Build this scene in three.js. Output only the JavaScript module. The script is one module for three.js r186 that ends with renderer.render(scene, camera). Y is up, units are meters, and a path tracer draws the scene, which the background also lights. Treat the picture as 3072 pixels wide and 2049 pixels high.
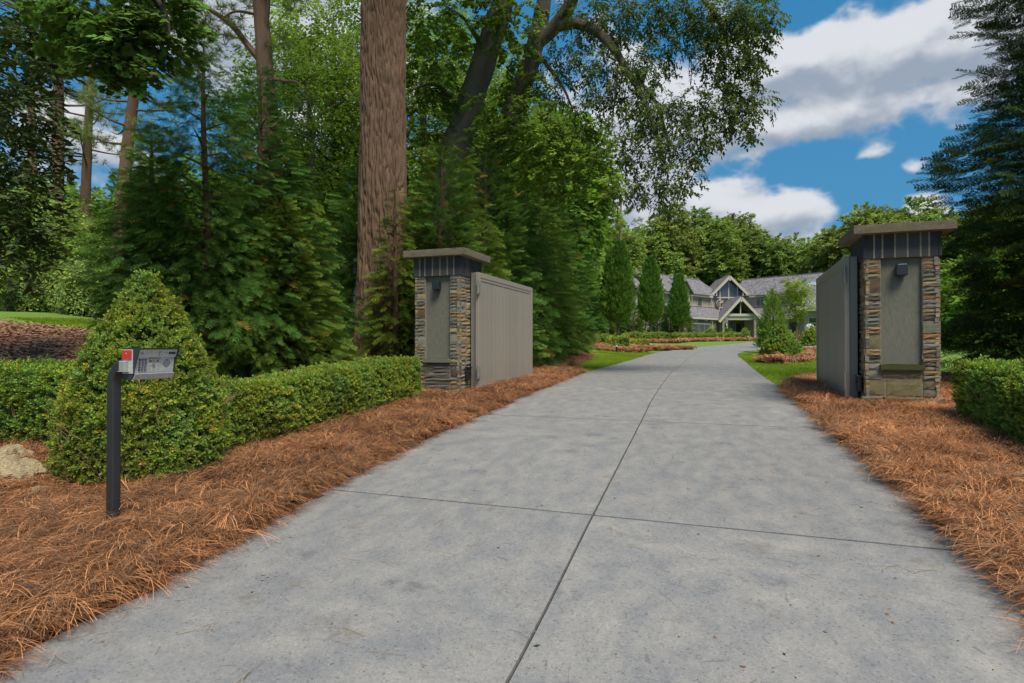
import * as THREE from 'three';
import { mergeGeometries } from 'three/addons/utils/BufferGeometryUtils.js';
import { RoundedBoxGeometry } from 'three/addons/geometries/RoundedBoxGeometry.js';

// ------------------------------------------------------------------ camera, sky, sun, exposure
const EYE = 1.45, YAW = 20.1 * Math.PI / 180, FOCAL = 1800, SY = Math.sin(YAW), CY = Math.cos(YAW);
const scene = new THREE.Scene();
const camera = new THREE.PerspectiveCamera(2 * Math.atan(1024.5 / FOCAL) * 180 / Math.PI, 3072 / 2049, 0.05, 1200);
camera.position.set(0, EYE, 0);
camera.rotation.order = 'YXZ';
camera.rotation.set(Math.atan(15.5 / FOCAL), YAW, 0);
const renderer = new THREE.WebGLRenderer({ antialias: true });
renderer.toneMapping = THREE.LinearToneMapping;
renderer.toneMappingExposure = 1.4;
renderer.shadowMap.enabled = true;

const V3 = (x, y, z) => new THREE.Vector3(x, y, z);
const clamp = (x, a, b) => Math.min(b, Math.max(a, x)), lerp = (a, b, t) => a + (b - a) * t;
const smooth = (a, b, x) => { const t = clamp((x - a) / (b - a), 0, 1); return t * t * (3 - 2 * t); };
function rng(seed) { let s = seed | 0; return () => { s = (s + 0x6d2b79f5) | 0; let t = Math.imul(s ^ (s >>> 15), 1 | s); t = (t + Math.imul(t ^ (t >>> 7), 61 | t)) ^ t; return ((t ^ (t >>> 14)) >>> 0) / 4294967296; }; }
// hashed lattice noise in 3-D, about -1..1
const PERM = new Uint8Array(512); { const r = rng(77), p = [...Array(256).keys()]; for (let i = 255; i > 0; i--) { const j = (r() * (i + 1)) | 0; [p[i], p[j]] = [p[j], p[i]]; } for (let i = 0; i < 512; i++) PERM[i] = p[i & 255]; }
const GX = new Float32Array(256), GY = new Float32Array(256), GZ = new Float32Array(256);
{ const r = rng(5); for (let i = 0; i < 256; i++) { const z = r() * 2 - 1, a = r() * 6.2832, q = Math.sqrt(1 - z * z); GX[i] = q * Math.cos(a); GY[i] = q * Math.sin(a); GZ[i] = z; } }
function noise3(x, y, z) {
  const ix = Math.floor(x), iy = Math.floor(y), iz = Math.floor(z); x -= ix; y -= iy; z -= iz;
  const X = ix & 255, Y = iy & 255, Z = iz & 255, u = x * x * x * (x * (x * 6 - 15) + 10), v = y * y * y * (y * (y * 6 - 15) + 10), w = z * z * z * (z * (z * 6 - 15) + 10);
  const A = PERM[X] + Y, B = PERM[X + 1] + Y, AA = PERM[A & 511] + Z, AB = PERM[(A + 1) & 511] + Z, BA = PERM[B & 511] + Z, BB = PERM[(B + 1) & 511] + Z;
  const g = (h, a, b, c) => { const i = PERM[h & 511]; return GX[i] * a + GY[i] * b + GZ[i] * c; };
  const x1 = lerp(g(AA, x, y, z), g(BA, x - 1, y, z), u), x2 = lerp(g(AB, x, y - 1, z), g(BB, x - 1, y - 1, z), u);
  const x3 = lerp(g(AA + 1, x, y, z - 1), g(BA + 1, x - 1, y, z - 1), u), x4 = lerp(g(AB + 1, x, y - 1, z - 1), g(BB + 1, x - 1, y - 1, z - 1), u);
  return lerp(lerp(x1, x2, v), lerp(x3, x4, v), w) * 1.5;
}
function fbm(x, y, z, oct) { let s = 0, a = 0.5, n = 0; for (let i = 0; i < oct; i++) { s += a * noise3(x, y, z); n += a; a *= 0.52; x = x * 2.03 + 7.1; y = y * 2.03 + 3.7; z = z * 2.03 + 1.3; } return s / n; }

// the sky: clear air and fair-weather cumulus; the banks seen above the house are placed by direction, the rest is the same noise
{
  const SKY = 0.74, W = 4096, H = 2048, data = new Float32Array(W * H * 4);
  const banks = [[2560, 185, 280, 95, .34], [2400, 170, 170, 70, .3], [2800, 110, 190, 95, .34], [2450, 355, 300, 34, .32], [1980, 360, 330, 220, .42], [2230, 650, 230, 50, .42], [2120, 600, 90, 50, .3], [2400, 610, 80, 40, .32], [2625, 458, 60, 26, .4], [2735, 490, 50, 34, .4],
    [2790, 620, 70, 70, .45], [2060, 760, 180, 60, .4], [840, 120, 260, 190, .45], [190, 340, 90, 80, .45], [330, 440, 190, 60, .4], [900, 420, 160, 90, .35], [520, 380, 120, 60, .35], [1300, 250, 220, 200, .35], [1750, 620, 200, 120, .4]].map(([u, v, a, b, k]) => {
    const xc = (u - 1536) / FOCAL, yc = (1040 - v) / FOCAL;
    return [Math.atan(xc) - YAW, Math.atan(yc / Math.hypot(1, xc)), a / FOCAL, b / FOCAL, k];
  });
  const clearings = [[2330, 20, 130, 40, .35], [2500, 480, 420, 60, .42], [2650, 600, 120, 90, .4], [2000, 70, 90, 60, .3], [430, 300, 200, 130, .3], [860, 270, 130, 60, .35]].map(([u, v, a, b, k]) => {
    const xc = (u - 1536) / FOCAL, yc = (1040 - v) / FOCAL;
    return [Math.atan(xc) - YAW, Math.atan(yc / Math.hypot(1, xc)), a / FOCAL, b / FOCAL, -k];
  });
  const places = banks.concat(clearings);
  const billow = (x, y, z, n) => { let t = 0, a = 0.5, f = 1; for (let i = 0; i < n; i++) { t += a * (0.5 - 1.6 * Math.abs(noise3(x * f, y * f, z * f))); a *= 0.56; f *= 2.07; } return t; };
  const field = (az, el, dx, dy, dz, oct) => {
    let f = fbm(dx * 3.1 + 4.2, dy * 6.4 + 1.7, dz * 3.1, 4) * 0.55 + billow(dx * 7 + 3, dy * 11.5, dz * 7 + 2, oct) * 0.42 - 0.085;
    for (const [a, b, ra, rb, k] of places) { const p = (az - a) / ra, q = (el - b) / rb, e = p * p + q * q; if (e < 5) f += k * 0.95 * Math.exp(-e * 1.1); }
    return f;
  };
  for (let row = 0; row < H; row++) {
    const el = ((row + 0.5) / H - 0.5) * Math.PI, y = Math.sin(el), ce = Math.cos(el), t = clamp(el / 0.75, 0, 1);
    const b0 = lerp(0.11, 0.02, Math.pow(t, 0.7)), b1 = lerp(0.34, 0.185, Math.pow(t, 0.7)), b2 = lerp(0.57, 0.425, Math.pow(t, 0.7));
    for (let col = 0; col < W; col++) {
      const i = (row * W + col) * 4, round = ((col + 0.5) / W - 0.5) * 2 * Math.PI;
      if (el <= 0) { data[i] = 0.16; data[i + 1] = 0.18; data[i + 2] = 0.17; data[i + 3] = 1; continue; }
      const x = Math.cos(round) * ce, z = Math.sin(round) * ce, az = Math.atan2(x, -z);
      const fine = Math.abs(az + 0.35) < 0.85 && el < 0.62;
      const f = field(az, el, x, y, z, fine ? 6 : 4), a = smooth(-0.03, 0.17, f);
      let c0 = b0, c1 = b1, c2 = b2;
      if (a > 0) {
        const e2 = el + 0.022, y2 = Math.sin(e2), k2 = Math.cos(e2) / ce, up = field(az, e2, x * k2, y2, z * k2, fine ? 6 : 3);
        const lit = clamp(0.60 + (f - up) * 2.0 - f * 0.30, 0, 1), L = lit * lit * (3 - 2 * lit);
        c0 = lerp(c0, lerp(0.31, 0.70, L), a); c1 = lerp(c1, lerp(0.37, 0.725, L), a); c2 = lerp(c2, lerp(0.46, 0.77, L), a);
      }
      data[i] = c0 * SKY; data[i + 1] = c1 * SKY; data[i + 2] = c2 * SKY; data[i + 3] = 1;
    }
  }
  const t = new THREE.DataTexture(data, W, H, THREE.RGBAFormat, THREE.FloatType);
  t.mapping = THREE.EquirectangularReflectionMapping; t.magFilter = THREE.LinearFilter; t.needsUpdate = true;
  scene.background = t; scene.environment = t;
}
const sun = new THREE.DirectionalLight(new THREE.Color(1, 0.93, 0.80), 3.3);
sun.position.set(32, 72, 7); sun.target.position.set(0, 0, -25); sun.castShadow = true; sun.shadow.radius = 50; sun.shadow.mapSize.set(4096, 4096);
Object.assign(sun.shadow.camera, { left: -90, right: 90, top: 110, bottom: -110, near: 1, far: 300 });
scene.add(sun, sun.target);

// ------------------------------------------------------------------ helpers
const at = (u, v, d) => { const xc = (u - 1536) / FOCAL; return V3(d * (xc * CY - SY), EYE - (v - 1040) / FOCAL * d, -d * (CY + xc * SY)); };
const taken = new Map();
function numbered(name) { const n = taken.get(name) || 0; taken.set(name, n + 1); return n ? name + '_' + String(n).padStart(3, '0') : name; }
function shade(o) { o.traverse((m) => { if (m.isMesh) { m.castShadow = true; m.receiveShadow = true; } }); return o; }
function thing(name, label, category, p, turn = 0, group) {
  const o = new THREE.Group(); o.name = numbered(name); o.position.copy(p); o.rotation.y = turn; o.userData = { label, category }; if (group) o.userData.group = group;
  scene.add(o); return o;
}
function part(name, g, m, parent, x = 0, y = 0, z = 0) { const o = new THREE.Mesh(g, m); o.name = parent ? name : numbered(name); o.position.set(x, y, z); o.castShadow = o.receiveShadow = true; (parent || scene).add(o); return o; }
function setting(name, g, m, label) { const o = part(name, g, m); o.userData = { kind: 'structure', label, category: name.split('_').pop() }; return o; }
const ONE = V3(1, 1, 1), Q0 = new THREE.Quaternion();
function scatter(name, g, m, list, parent, userData) {   // list of [Matrix4, Color]
  const o = new THREE.InstancedMesh(g, m, list.length); o.name = parent ? name : numbered(name);
  list.forEach(([a, c], i) => { o.setMatrixAt(i, a); if (c) o.setColorAt(i, c); });
  o.castShadow = o.receiveShadow = true; o.userData = { kind: 'stuff', ...userData }; (parent || scene).add(o); return o;
}
class Bag {   // triangles with a colour each
  constructor() { this.p = []; this.c = []; }
  tri(a, b, c, k) { this.p.push(a.x, a.y, a.z, b.x, b.y, b.z, c.x, c.y, c.z); for (let i = 0; i < 3; i++) this.c.push(k[0], k[1], k[2]); }
  quad(a, b, c, d, k) { this.tri(a, b, c, k); this.tri(a, c, d, k); }
  geo() { const g = new THREE.BufferGeometry(); g.setAttribute('position', new THREE.Float32BufferAttribute(this.p, 3)); g.setAttribute('color', new THREE.Float32BufferAttribute(this.c, 3)); g.computeVertexNormals(); return g; }
}
function basis(dir, up) { const x = dir.clone().normalize(), z = V3().crossVectors(x, up).normalize(), y = V3().crossVectors(z, x); return new THREE.Matrix4().makeBasis(x, y, z); }
function place(p, dir, up, s) { const m = basis(dir, up).scale(V3(s, s, s)); m.setPosition(p); return m; }
const lin = (r, g, b) => new THREE.Color().setRGB(r, g, b);
const hex = (s) => new THREE.Color(s);
// tube along points with a radius each; uv in metres
function tube(points, radii, around = 10, rough = 0, seed = 0, cap = true) {
  const curve = new THREE.CatmullRomCurve3(points, false, 'centripetal'), n = Math.max(4, points.length * 4), p = [], uv = [], idx = [];
  let len = 0, prev = null, X = null;
  for (let i = 0; i <= n; i++) {
    const t = i / n, c = curve.getPoint(t), T = curve.getTangent(t), f = t * (radii.length - 1), k = Math.min(radii.length - 2, Math.floor(f)), r = lerp(radii[k], radii[k + 1], f - k);
    if (prev) len += c.distanceTo(prev); prev = c;
    if (!X) X = Math.abs(T.y) < 0.9 ? V3(0, 1, 0).cross(T).normalize() : V3(1, 0, 0).cross(T).normalize();
    X = X.clone().addScaledVector(T, -X.dot(T)).normalize(); const Y = V3().crossVectors(T, X);
    for (let j = 0; j <= around; j++) {
      const a = j / around * Math.PI * 2, q = r * (1 + (rough ? rough * noise3(Math.cos(a) * 1.7 + seed, Math.sin(a) * 1.7, len * 1.3 / Math.max(r, .05) * .25) : 0));
      p.push(c.x + (X.x * Math.cos(a) + Y.x * Math.sin(a)) * q, c.y + (X.y * Math.cos(a) + Y.y * Math.sin(a)) * q, c.z + (X.z * Math.cos(a) + Y.z * Math.sin(a)) * q);
      uv.push(j / around * 2 * Math.PI * radii[0], len);
      if (i < n && j < around) { const b = i * (around + 1) + j; idx.push(b, b + 1, b + around + 1, b + 1, b + around + 2, b + around + 1); }
    }
  }
  const g = new THREE.BufferGeometry(); g.setAttribute('position', new THREE.Float32BufferAttribute(p, 3)); g.setAttribute('uv', new THREE.Float32BufferAttribute(uv, 2)); g.setIndex(idx); g.computeVertexNormals(); return g;
}
// textures
function dataTex(n, fn, srgb = true, rep = 1) {
  const d = new Uint8Array(n * n * 4);
  for (let y = 0; y < n; y++) for (let x = 0; x < n; x++) { const c = fn(x / n, y / n, x, y), i = (y * n + x) * 4; d[i] = clamp(c[0], 0, 255); d[i + 1] = clamp(c[1], 0, 255); d[i + 2] = clamp(c[2], 0, 255); d[i + 3] = 255; }
  const t = new THREE.DataTexture(d, n, n); t.wrapS = t.wrapT = THREE.RepeatWrapping; t.magFilter = THREE.LinearFilter; t.minFilter = THREE.LinearMipmapLinearFilter; t.generateMipmaps = true; if (srgb) t.colorSpace = THREE.SRGBColorSpace; t.repeat.set(rep, rep); t.needsUpdate = true; return t;
}
// noise that tiles over 0..1 in both directions (a torus in 3-D is enough here)
function tile(u, v, k, oct, s = 0) { const a = u * 6.28318, b = v * 6.28318, R = k / 4.2; return fbm((2.2 + Math.cos(b)) * Math.cos(a) * R + s, (2.2 + Math.cos(b)) * Math.sin(a) * R + s * 2, Math.sin(b) * R * 1.6 + s, oct); }
const std = (o) => new THREE.MeshStandardMaterial(o), phys = (o) => new THREE.MeshPhysicalMaterial(o);
const leafMat = (c, t = 0.4, coat = 0) => phys({ color: c, vertexColors: true, roughness: 1, transmission: t, thickness: 0, side: THREE.DoubleSide, specularIntensity: coat });
// ------------------------------------------------------------------ the lie of the land
const PROF = [[-30, 2.6], [-6, 1.78], [0, 1.42], [4, 1.172], [8, 0.922], [10, 0.815], [14, 0.715], [20, 0.585], [30, 0.366], [38, 0.15], [44, -0.08], [50, -0.38], [56, -0.56], [70, -0.76], [88, -0.98], [130, -1.6], [400, -4]];
function road(Z) { let i = 0; while (i < PROF.length - 2 && PROF[i + 1][0] < Z) i++; const [a, b] = [PROF[i], PROF[i + 1]], m = (k) => k <= 0 || k >= PROF.length - 1 ? 0 : (PROF[k + 1][1] - PROF[k - 1][1]) / (PROF[k + 1][0] - PROF[k - 1][0]);
  const h = b[0] - a[0], t = clamp((Z - a[0]) / h, -.2, 1.2), m0 = i ? m(i) : (b[1] - a[1]) / h, m1 = i + 1 < PROF.length - 1 ? m(i + 1) : (b[1] - a[1]) / h;
  const t2 = t * t, t3 = t2 * t; return EYE - ((2 * t3 - 3 * t2 + 1) * a[1] + (t3 - 2 * t2 + t) * h * m0 + (-2 * t3 + 3 * t2) * b[1] + (t3 - t2) * h * m1); }
function land(x, Z) { const k = Math.max(0, -x - 4.9), soft = k * k / (k + 0.8); return road(Z) + 0.115 * Math.min(soft, 17) * (1 - smooth(30, 60, Z)) + (x > 4 ? 0.02 * Math.min(x - 4, 20) : 0); }
const onLand = (x, Z, lift = 0) => V3(x, land(x, Z) + lift, -Z);
function curveOf(list) { return (Z) => { if (Z <= list[0][0]) return list[0][1]; for (let i = 0; i < list.length - 1; i++) if (Z <= list[i + 1][0]) { const t = (Z - list[i][0]) / (list[i + 1][0] - list[i][0]); const p0 = list[Math.max(0, i - 1)], p3 = list[Math.min(list.length - 1, i + 2)], a = list[i][1], b = list[i + 1][1], h = list[i + 1][0] - list[i][0], m0 = (b - p0[1]) / (list[i + 1][0] - p0[0] || 1) * h, m1 = (p3[1] - a) / (p3[0] - list[i][0] || 1) * h, t2 = t * t, t3 = t2 * t; return (2 * t3 - 3 * t2 + 1) * a + (t3 - 2 * t2 + t) * m0 + (-2 * t3 + 3 * t2) * b + (t3 - t2) * m1; } return list[list.length - 1][1]; }; }
const edgeL = curveOf([[-6, -3.5], [0, -2.9], [1.7, -2.86], [3.6, -3.06], [5.5, -3.22], [8, -3.24], [11, -3.35], [15.4, -3.62], [20, -3.62], [24.6, -3.66], [31, -3.72], [36, -3.2], [40, -2.4], [44, -1.1], [48, 1.0]]);
const edgeR = curveOf([[-6, 1.5], [0, 1.36], [3, 1.31], [4.7, 1.28], [7.6, 1.06], [10, 0.95], [16.2, 0.65], [23.7, 0.42], [29, 0.26], [32, 0.35], [35, 0.8], [38, 1.7], [41, 3.4]]);
const midX = curveOf([[-6, -.66], [2.1, -0.81], [4, -0.9], [7.6, -1.07], [9.5, -1.17], [15.7, -1.45], [20.7, -1.55], [29.5, -1.68], [36, -1.3], [41, 0.4]]);

// grass texture over the whole sheet
const grassMap = dataTex(512, (u, v) => { const n = tile(u, v, 30, 3), f = tile(u, v, 130, 2, 3); return [108 + n * 22 + f * 34, 138 + n * 22 + f * 40, 46 + n * 12 + f * 16]; });
grassMap.repeat.set(0.5, 0.5);
const M = {};
M.grass = std({ map: grassMap, roughness: 1, bumpMap: dataTex(256, (u, v) => { const f = 128 + tile(u, v, 90, 3, 9) * 160; return [f, f, f]; }, false, 1), bumpScale: 0.03 });
{
  const axis = (a) => { const o = []; for (const [lo, hi, st] of a) for (let x = lo; x < hi - 1e-6; x += st) o.push(x); o.push(a[a.length - 1][1]); return o; };
  const xs = axis([[-400, -100, 50], [-100, -30, 5], [-30, -12, 0.75], [-12, 8, 0.25], [8, 40, 1], [40, 100, 6], [100, 400, 50]]), zs = axis([[-30, -6, 2], [-6, 60, 0.4], [60, 130, 3], [130, 400, 30]]);
  const p = [], uv = [], idx = [];
  zs.forEach((Z, i) => xs.forEach((x, j) => { p.push(x, land(x, Z) - 0.035 + 0.012 * noise3(x * .7, Z * .7, 3), -Z); uv.push(x, Z); if (i && j) { const n = xs.length, b = i * n + j; idx.push(b - n - 1, b - n, b, b - n - 1, b, b - 1); } }));
  const g = new THREE.BufferGeometry(); g.setAttribute('position', new THREE.Float32BufferAttribute(p, 3)); g.setAttribute('uv', new THREE.Float32BufferAttribute(uv, 2)); g.setIndex(idx); g.computeVertexNormals();
  setting('ground', g, M.grass, 'gently rising lawn ground that carries the drive, beds and house');
}

// ------------------------------------------------------------------ the concrete drive: slabs with real joints
const concreteMap = (() => {
  const n = 2048, cv = document.createElement('canvas'); cv.width = cv.height = n; const x = cv.getContext('2d'), im = x.createImageData(n, n), r = rng(31);
  const low = new Float32Array(256 * 256), mid = new Float32Array(512 * 512);
  for (let j = 0; j < 256; j++) for (let i = 0; i < 256; i++) low[j * 256 + i] = tile(i / 256, j / 256, 9, 4, 1);
  for (let j = 0; j < 512; j++) for (let i = 0; i < 512; i++) mid[j * 512 + i] = tile(i / 512, j / 512, 60, 4, 5);
  const streak = new Float32Array(512 * 512); for (let j = 0; j < 512; j++) for (let i = 0; i < 512; i++) { const a = tile(i / 512, j / 512, 120, 3, 21), b = tile(i / 512, j / 512, 16, 2, 33); streak[j * 512 + i] = -Math.max(0, a * 1.6 - .25) * Math.max(0, .5 + b * 2); }
  const co = Float32Array.from({ length: 512 * 512 }, () => { const h = r(); return (h < .07 ? -34 * r() : h > .95 ? 14 * r() : 0) + (r() - .5) * 14; });
  const bil = (a, m, u, v) => { u *= m; v *= m; const i = Math.floor(u), j = Math.floor(v), s = u - i, t = v - j, i1 = (i + 1) % m, j1 = (j + 1) % m; return lerp(lerp(a[(j % m) * m + i % m], a[(j % m) * m + i1], s), lerp(a[j1 * m + i % m], a[j1 * m + i1], s), t); };
  for (let j = 0; j < n; j++) for (let i = 0; i < n; i++) {
    const l = bil(low, 256, i / n, j / n), st = bil(streak, 512, i / n, j / n), m = bil(mid, 512, i / n, j / n), h = r(), g = (h < 0.06 ? -34 * r() : h > 0.955 ? 26 * r() : 0) + (r() - 0.5) * 20 + co[(j >> 2) * 512 + (i >> 2)], k = (j * n + i) * 4, base = 177 + l * 30 + m * 15 + st * 34 + g;
    im.data[k] = base - 1 + l * 5; im.data[k + 1] = base; im.data[k + 2] = base + 3 - l * 9; im.data[k + 3] = 255;
  }
  x.putImageData(im, 0, 0);
  for (let k = 0; k < 760; k++) {   // scuffs and washed-in dirt, drawn again across the borders so that the tile closes
    const px = r() * n, py = r() * n, len = 6 + r() * r() * 90, a = (r() < .6 ? 0.05 : 1.2) + (r() - .5) * .9, br = r() < 0.35;
    x.strokeStyle = br ? `rgba(112,84,52,${0.10 + r() * 0.22})` : `rgba(60,62,66,${0.06 + r() * 0.2})`; x.lineWidth = 1 + r() * r() * 7; x.lineCap = 'round';
    for (const ox of [-n, 0, n]) for (const oy of [-n, 0, n]) { if (px + ox < -120 || px + ox > n + 120 || py + oy < -120 || py + oy > n + 120) continue; x.beginPath(); x.moveTo(px + ox, py + oy); x.quadraticCurveTo(px + ox + Math.cos(a) * len * .5 + (k % 7) - 3, py + oy + Math.sin(a) * len * .5 + (k % 5) - 2, px + ox + Math.cos(a) * len, py + oy + Math.sin(a) * len); x.stroke(); }
  }
  for (let k = 0; k < 110; k++) { const px = 120 + r() * (n - 240), py = 120 + r() * (n - 240), R = 10 + r() * 46, c = r() < .5 ? '84,86,94' : '122,104,78'; for (let q = 0; q < 26; q++) { x.fillStyle = `rgba(${c},${0.02 + r() * .07})`; x.beginPath(); x.ellipse(px + (r() - .5) * R * 1.6, py + (r() - .5) * R, R * r() * .6, R * r() * .3, r() * 3, 0, 7); x.fill(); } }
  const t = new THREE.CanvasTexture(cv); t.wrapS = t.wrapT = THREE.RepeatWrapping; t.colorSpace = THREE.SRGBColorSpace; t.repeat.set(1 / 4.7, 1 / 4.7); return t;
})();
const speck = dataTex(512, (() => { const r = rng(8); return () => { const k = 128 + (r() - .5) * 120; return [k, k, k]; }; })(), false, 1);
M.concrete = std({ map: concreteMap, bumpMap: speck, bumpScale: 0.0012, roughness: 0.9, vertexColors: true, color: lin(.555, .53, .495) });
M.joint = std({ color: lin(0.03, 0.026, 0.02), roughness: 1 });
const drive = thing('driveway', 'long pale concrete driveway of jointed slabs curving from the gate to the house', 'driveway', V3(0, 0, 0)); drive.userData.kind = 'structure';
function slab(z0, z1, xa, xb, name, nx, nz, gap) {
  const p = [], uv = [], c = [], idx = [], r = rng(z0 * 91 + (xa === edgeL ? 7 : 13)), ou = r() * 5, ov = r() * 5, tone = 0.955 + r() * 0.075;
  const G = gap, W = nx + 3, row = (i) => i === 0 || i === nz + 2 ? 0 : 1;
  for (let i = 0; i <= nz + 2; i++) for (let j = 0; j < W; j++) {   // outermost ring of points hangs down as the slab's side
    const iz = clamp(i - 1, 0, nz), jx = clamp(j - 1, 0, nx), rim = i === 0 || i === nz + 2 || j === 0 || j === W - 1;
    const Z = lerp(z0 + G * 1.5, z1 - G * 1.5, iz / nz), a = xa(Z) + (xa === midX ? G : 0), b = xb(Z) - (xb === midX ? G : 0), x = lerp(a, b, jx / nx);
    p.push(x, land(x, Z) - (rim ? 0.09 : 0), -Z); uv.push(x + ou, Z + ov); const k = tone * (1 + 0.045 * noise3(x * .55, Z * .45, 8)); c.push(k, k, k);
    if (i && j) { const q = i * W + j; idx.push(q - W - 1, q - W, q, q - W - 1, q, q - 1); }
  }
  let g = new THREE.BufferGeometry(); g.setAttribute('position', new THREE.Float32BufferAttribute(p, 3)); g.setAttribute('uv', new THREE.Float32BufferAttribute(uv, 2)); g.setAttribute('color', new THREE.Float32BufferAttribute(c, 3)); g.setIndex(idx); g = g.toNonIndexed(); g.computeVertexNormals();
  return part(name, g, M.concrete, drive);
}
{
  const zj = [-3.1, 0.5, 4.1, 7.7, 11.3, 14.9, 18.5, 22.1, 25.7, 29.3, 32.9, 36.5, 40.5];
  for (let i = 0; i + 1 < zj.length; i++) { const n = zj[i] < 12 ? 14 : 8; slab(zj[i], zj[i + 1], edgeL, midX, 'concrete_slab', 5, n, 0.0075); slab(zj[i], zj[i + 1], midX, edgeR, 'concrete_slab', 5, n, 0.0075); }
  // the drive swings right in front of the house
  slab(40.5, 49.5, edgeL, () => 24, 'concrete_slab', 30, 14, 0.006);
  const p = [], idx = []; let n = 0;
  for (let Z = -3; Z <= 40.4; Z += 0.35) { for (const x of [edgeL(Z) + .06, midX(Z), edgeR(Z) - .06]) p.push(x, land(x, Z) - 0.02, -Z); if (n) { const b = n * 3; idx.push(b - 3, b - 2, b + 1, b - 3, b + 1, b, b - 2, b - 1, b + 2, b - 2, b + 2, b + 1); } n++; }
  const g = new THREE.BufferGeometry(); g.setAttribute('position', new THREE.Float32BufferAttribute(p, 3)); g.setIndex(idx); g.computeVertexNormals();
  part('joint_filler', g, M.joint, drive);
}

// ------------------------------------------------------------------ beds: raised sheets with needles on them
const strawMap = dataTex(512, (() => { const a = []; const r = rng(4); return (u, v) => { const n = tile(u * 1, v, 40, 4, 2), m = tile(u, v, 150, 2, 7); return [84 + n * 42 + m * 60, 50 + n * 32 + m * 44, 26 + n * 20 + m * 26]; }; })());
strawMap.repeat.set(1.3, 1.3);
M.straw = std({ map: strawMap, roughness: 1, bumpMap: strawMap, bumpScale: 0.02 });
M.needle = std({ vertexColors: true, roughness: 0.85, side: THREE.DoubleSide });
function inside(poly, x, z) { let c = false; for (let i = 0, j = poly.length - 1; i < poly.length; j = i++) { const [xi, zi] = poly[i], [xj, zj] = poly[j]; if ((zi > z) !== (zj > z) && x < (xj - xi) * (z - zi) / (zj - zi) + xi) c = !c; } return c; }
function rim(poly, x, z) { let b = 1e9; for (let i = 0, j = poly.length - 1; i < poly.length; j = i++) { const [x0, z0] = poly[j], [x1, z1] = poly[i], dx = x1 - x0, dz = z1 - z0, t = clamp(((x - x0) * dx + (z - z0) * dz) / (dx * dx + dz * dz || 1), 0, 1); b = Math.min(b, Math.hypot(x - x0 - dx * t, z - z0 - dz * t)); } return b; }
const bedLift = (poly, x, Z, h) => -0.02 + h * smooth(0, 0.12, rim(poly, x, Z)) * (0.8 + 0.5 * noise3(x * 1.9, Z * 1.9, 5) + 0.35 * noise3(x * 5, Z * 5, 1));
function sheet(name, poly, step, h, mat, label) {
  let x0 = 1e9, x1 = -1e9, z0 = 1e9, z1 = -1e9; for (const [x, z] of poly) { x0 = Math.min(x0, x); x1 = Math.max(x1, x); z0 = Math.min(z0, z); z1 = Math.max(z1, z); }
  const nx = Math.ceil((x1 - x0) / step), nz = Math.ceil((z1 - z0) / step), id = new Int32Array((nx + 1) * (nz + 1)).fill(-1), p = [], uv = [], idx = [];
  const vert = (i, j) => { const k = j * (nx + 1) + i; if (id[k] < 0) { id[k] = p.length / 3; const x = x0 + i * step, Z = z0 + j * step; p.push(x, land(x, Z) + bedLift(poly, x, Z, h), -Z); uv.push(x, Z); } return id[k]; };
  for (let j = 0; j < nz; j++) for (let i = 0; i < nx; i++) if (inside(poly, x0 + (i + .5) * step, z0 + (j + .5) * step)) { const a = vert(i, j), b = vert(i + 1, j), c = vert(i + 1, j + 1), d = vert(i, j + 1); idx.push(a, b, c, a, c, d); }
  const g = new THREE.BufferGeometry(); g.setAttribute('position', new THREE.Float32BufferAttribute(p, 3)); g.setAttribute('uv', new THREE.Float32BufferAttribute(uv, 2)); g.setIndex(idx); g.computeVertexNormals();
  return setting(name, g, mat, label);
}
// a tuft of curved needles in bundles of three
function strawTuft(seed, n, w) {
  const r = rng(seed), b = new Bag();
  for (let k = 0; k < n; k++) {
    const odd = r(), px = (r() - .5) * .22, pz = (r() - .5) * .22, py = r() * .035, yaw = r() * 6.283, L = .13 + r() * .13, tone = .3 + Math.pow(r(), 1.3) * 1.25, warm = r(), K = [tone * lerp(.42, .60, warm), tone * lerp(.175, .28, warm), tone * lerp(.06, .12, warm)]; if (odd < .12) { K[0] = .5 * tone; K[1] = .36 * tone; K[2] = .22 * tone; } else if (odd > .9) { K[0] = .13; K[1] = .085; K[2] = .055; }
    for (let q = 0; q < 3; q++) {
      const a0 = yaw + (r() - .5) * .4, bend = (r() - .5) * 1.6, lift = r() * .045 + .006, tip = (r() - .45) * .05; let x = px, z = pz, a = a0; const pts = [];
      for (let s = 0; s <= 4; s++) { const t = s / 4; pts.push(V3(x, py + lift * Math.sin(t * 3.14) + tip * t, z)); a += bend / 4; x += Math.cos(a) * L / 4; z += Math.sin(a) * L / 4; }
      for (let s = 0; s < 4; s++) { const d = pts[s + 1].clone().sub(pts[s]), o = V3(-d.z, (r() - .5) * .02, d.x).normalize().multiplyScalar(w * (s === 3 ? .8 : 1)); b.quad(pts[s].clone().sub(o), pts[s].clone().add(o), pts[s + 1].clone().add(o), pts[s + 1].clone().sub(o), K); }
    }
  }
  return b.geo();
}
const strawGeo = [strawTuft(1, 26, .0011), strawTuft(2, 26, .0011)], strawFar = strawTuft(3, 12, .0035);
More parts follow.
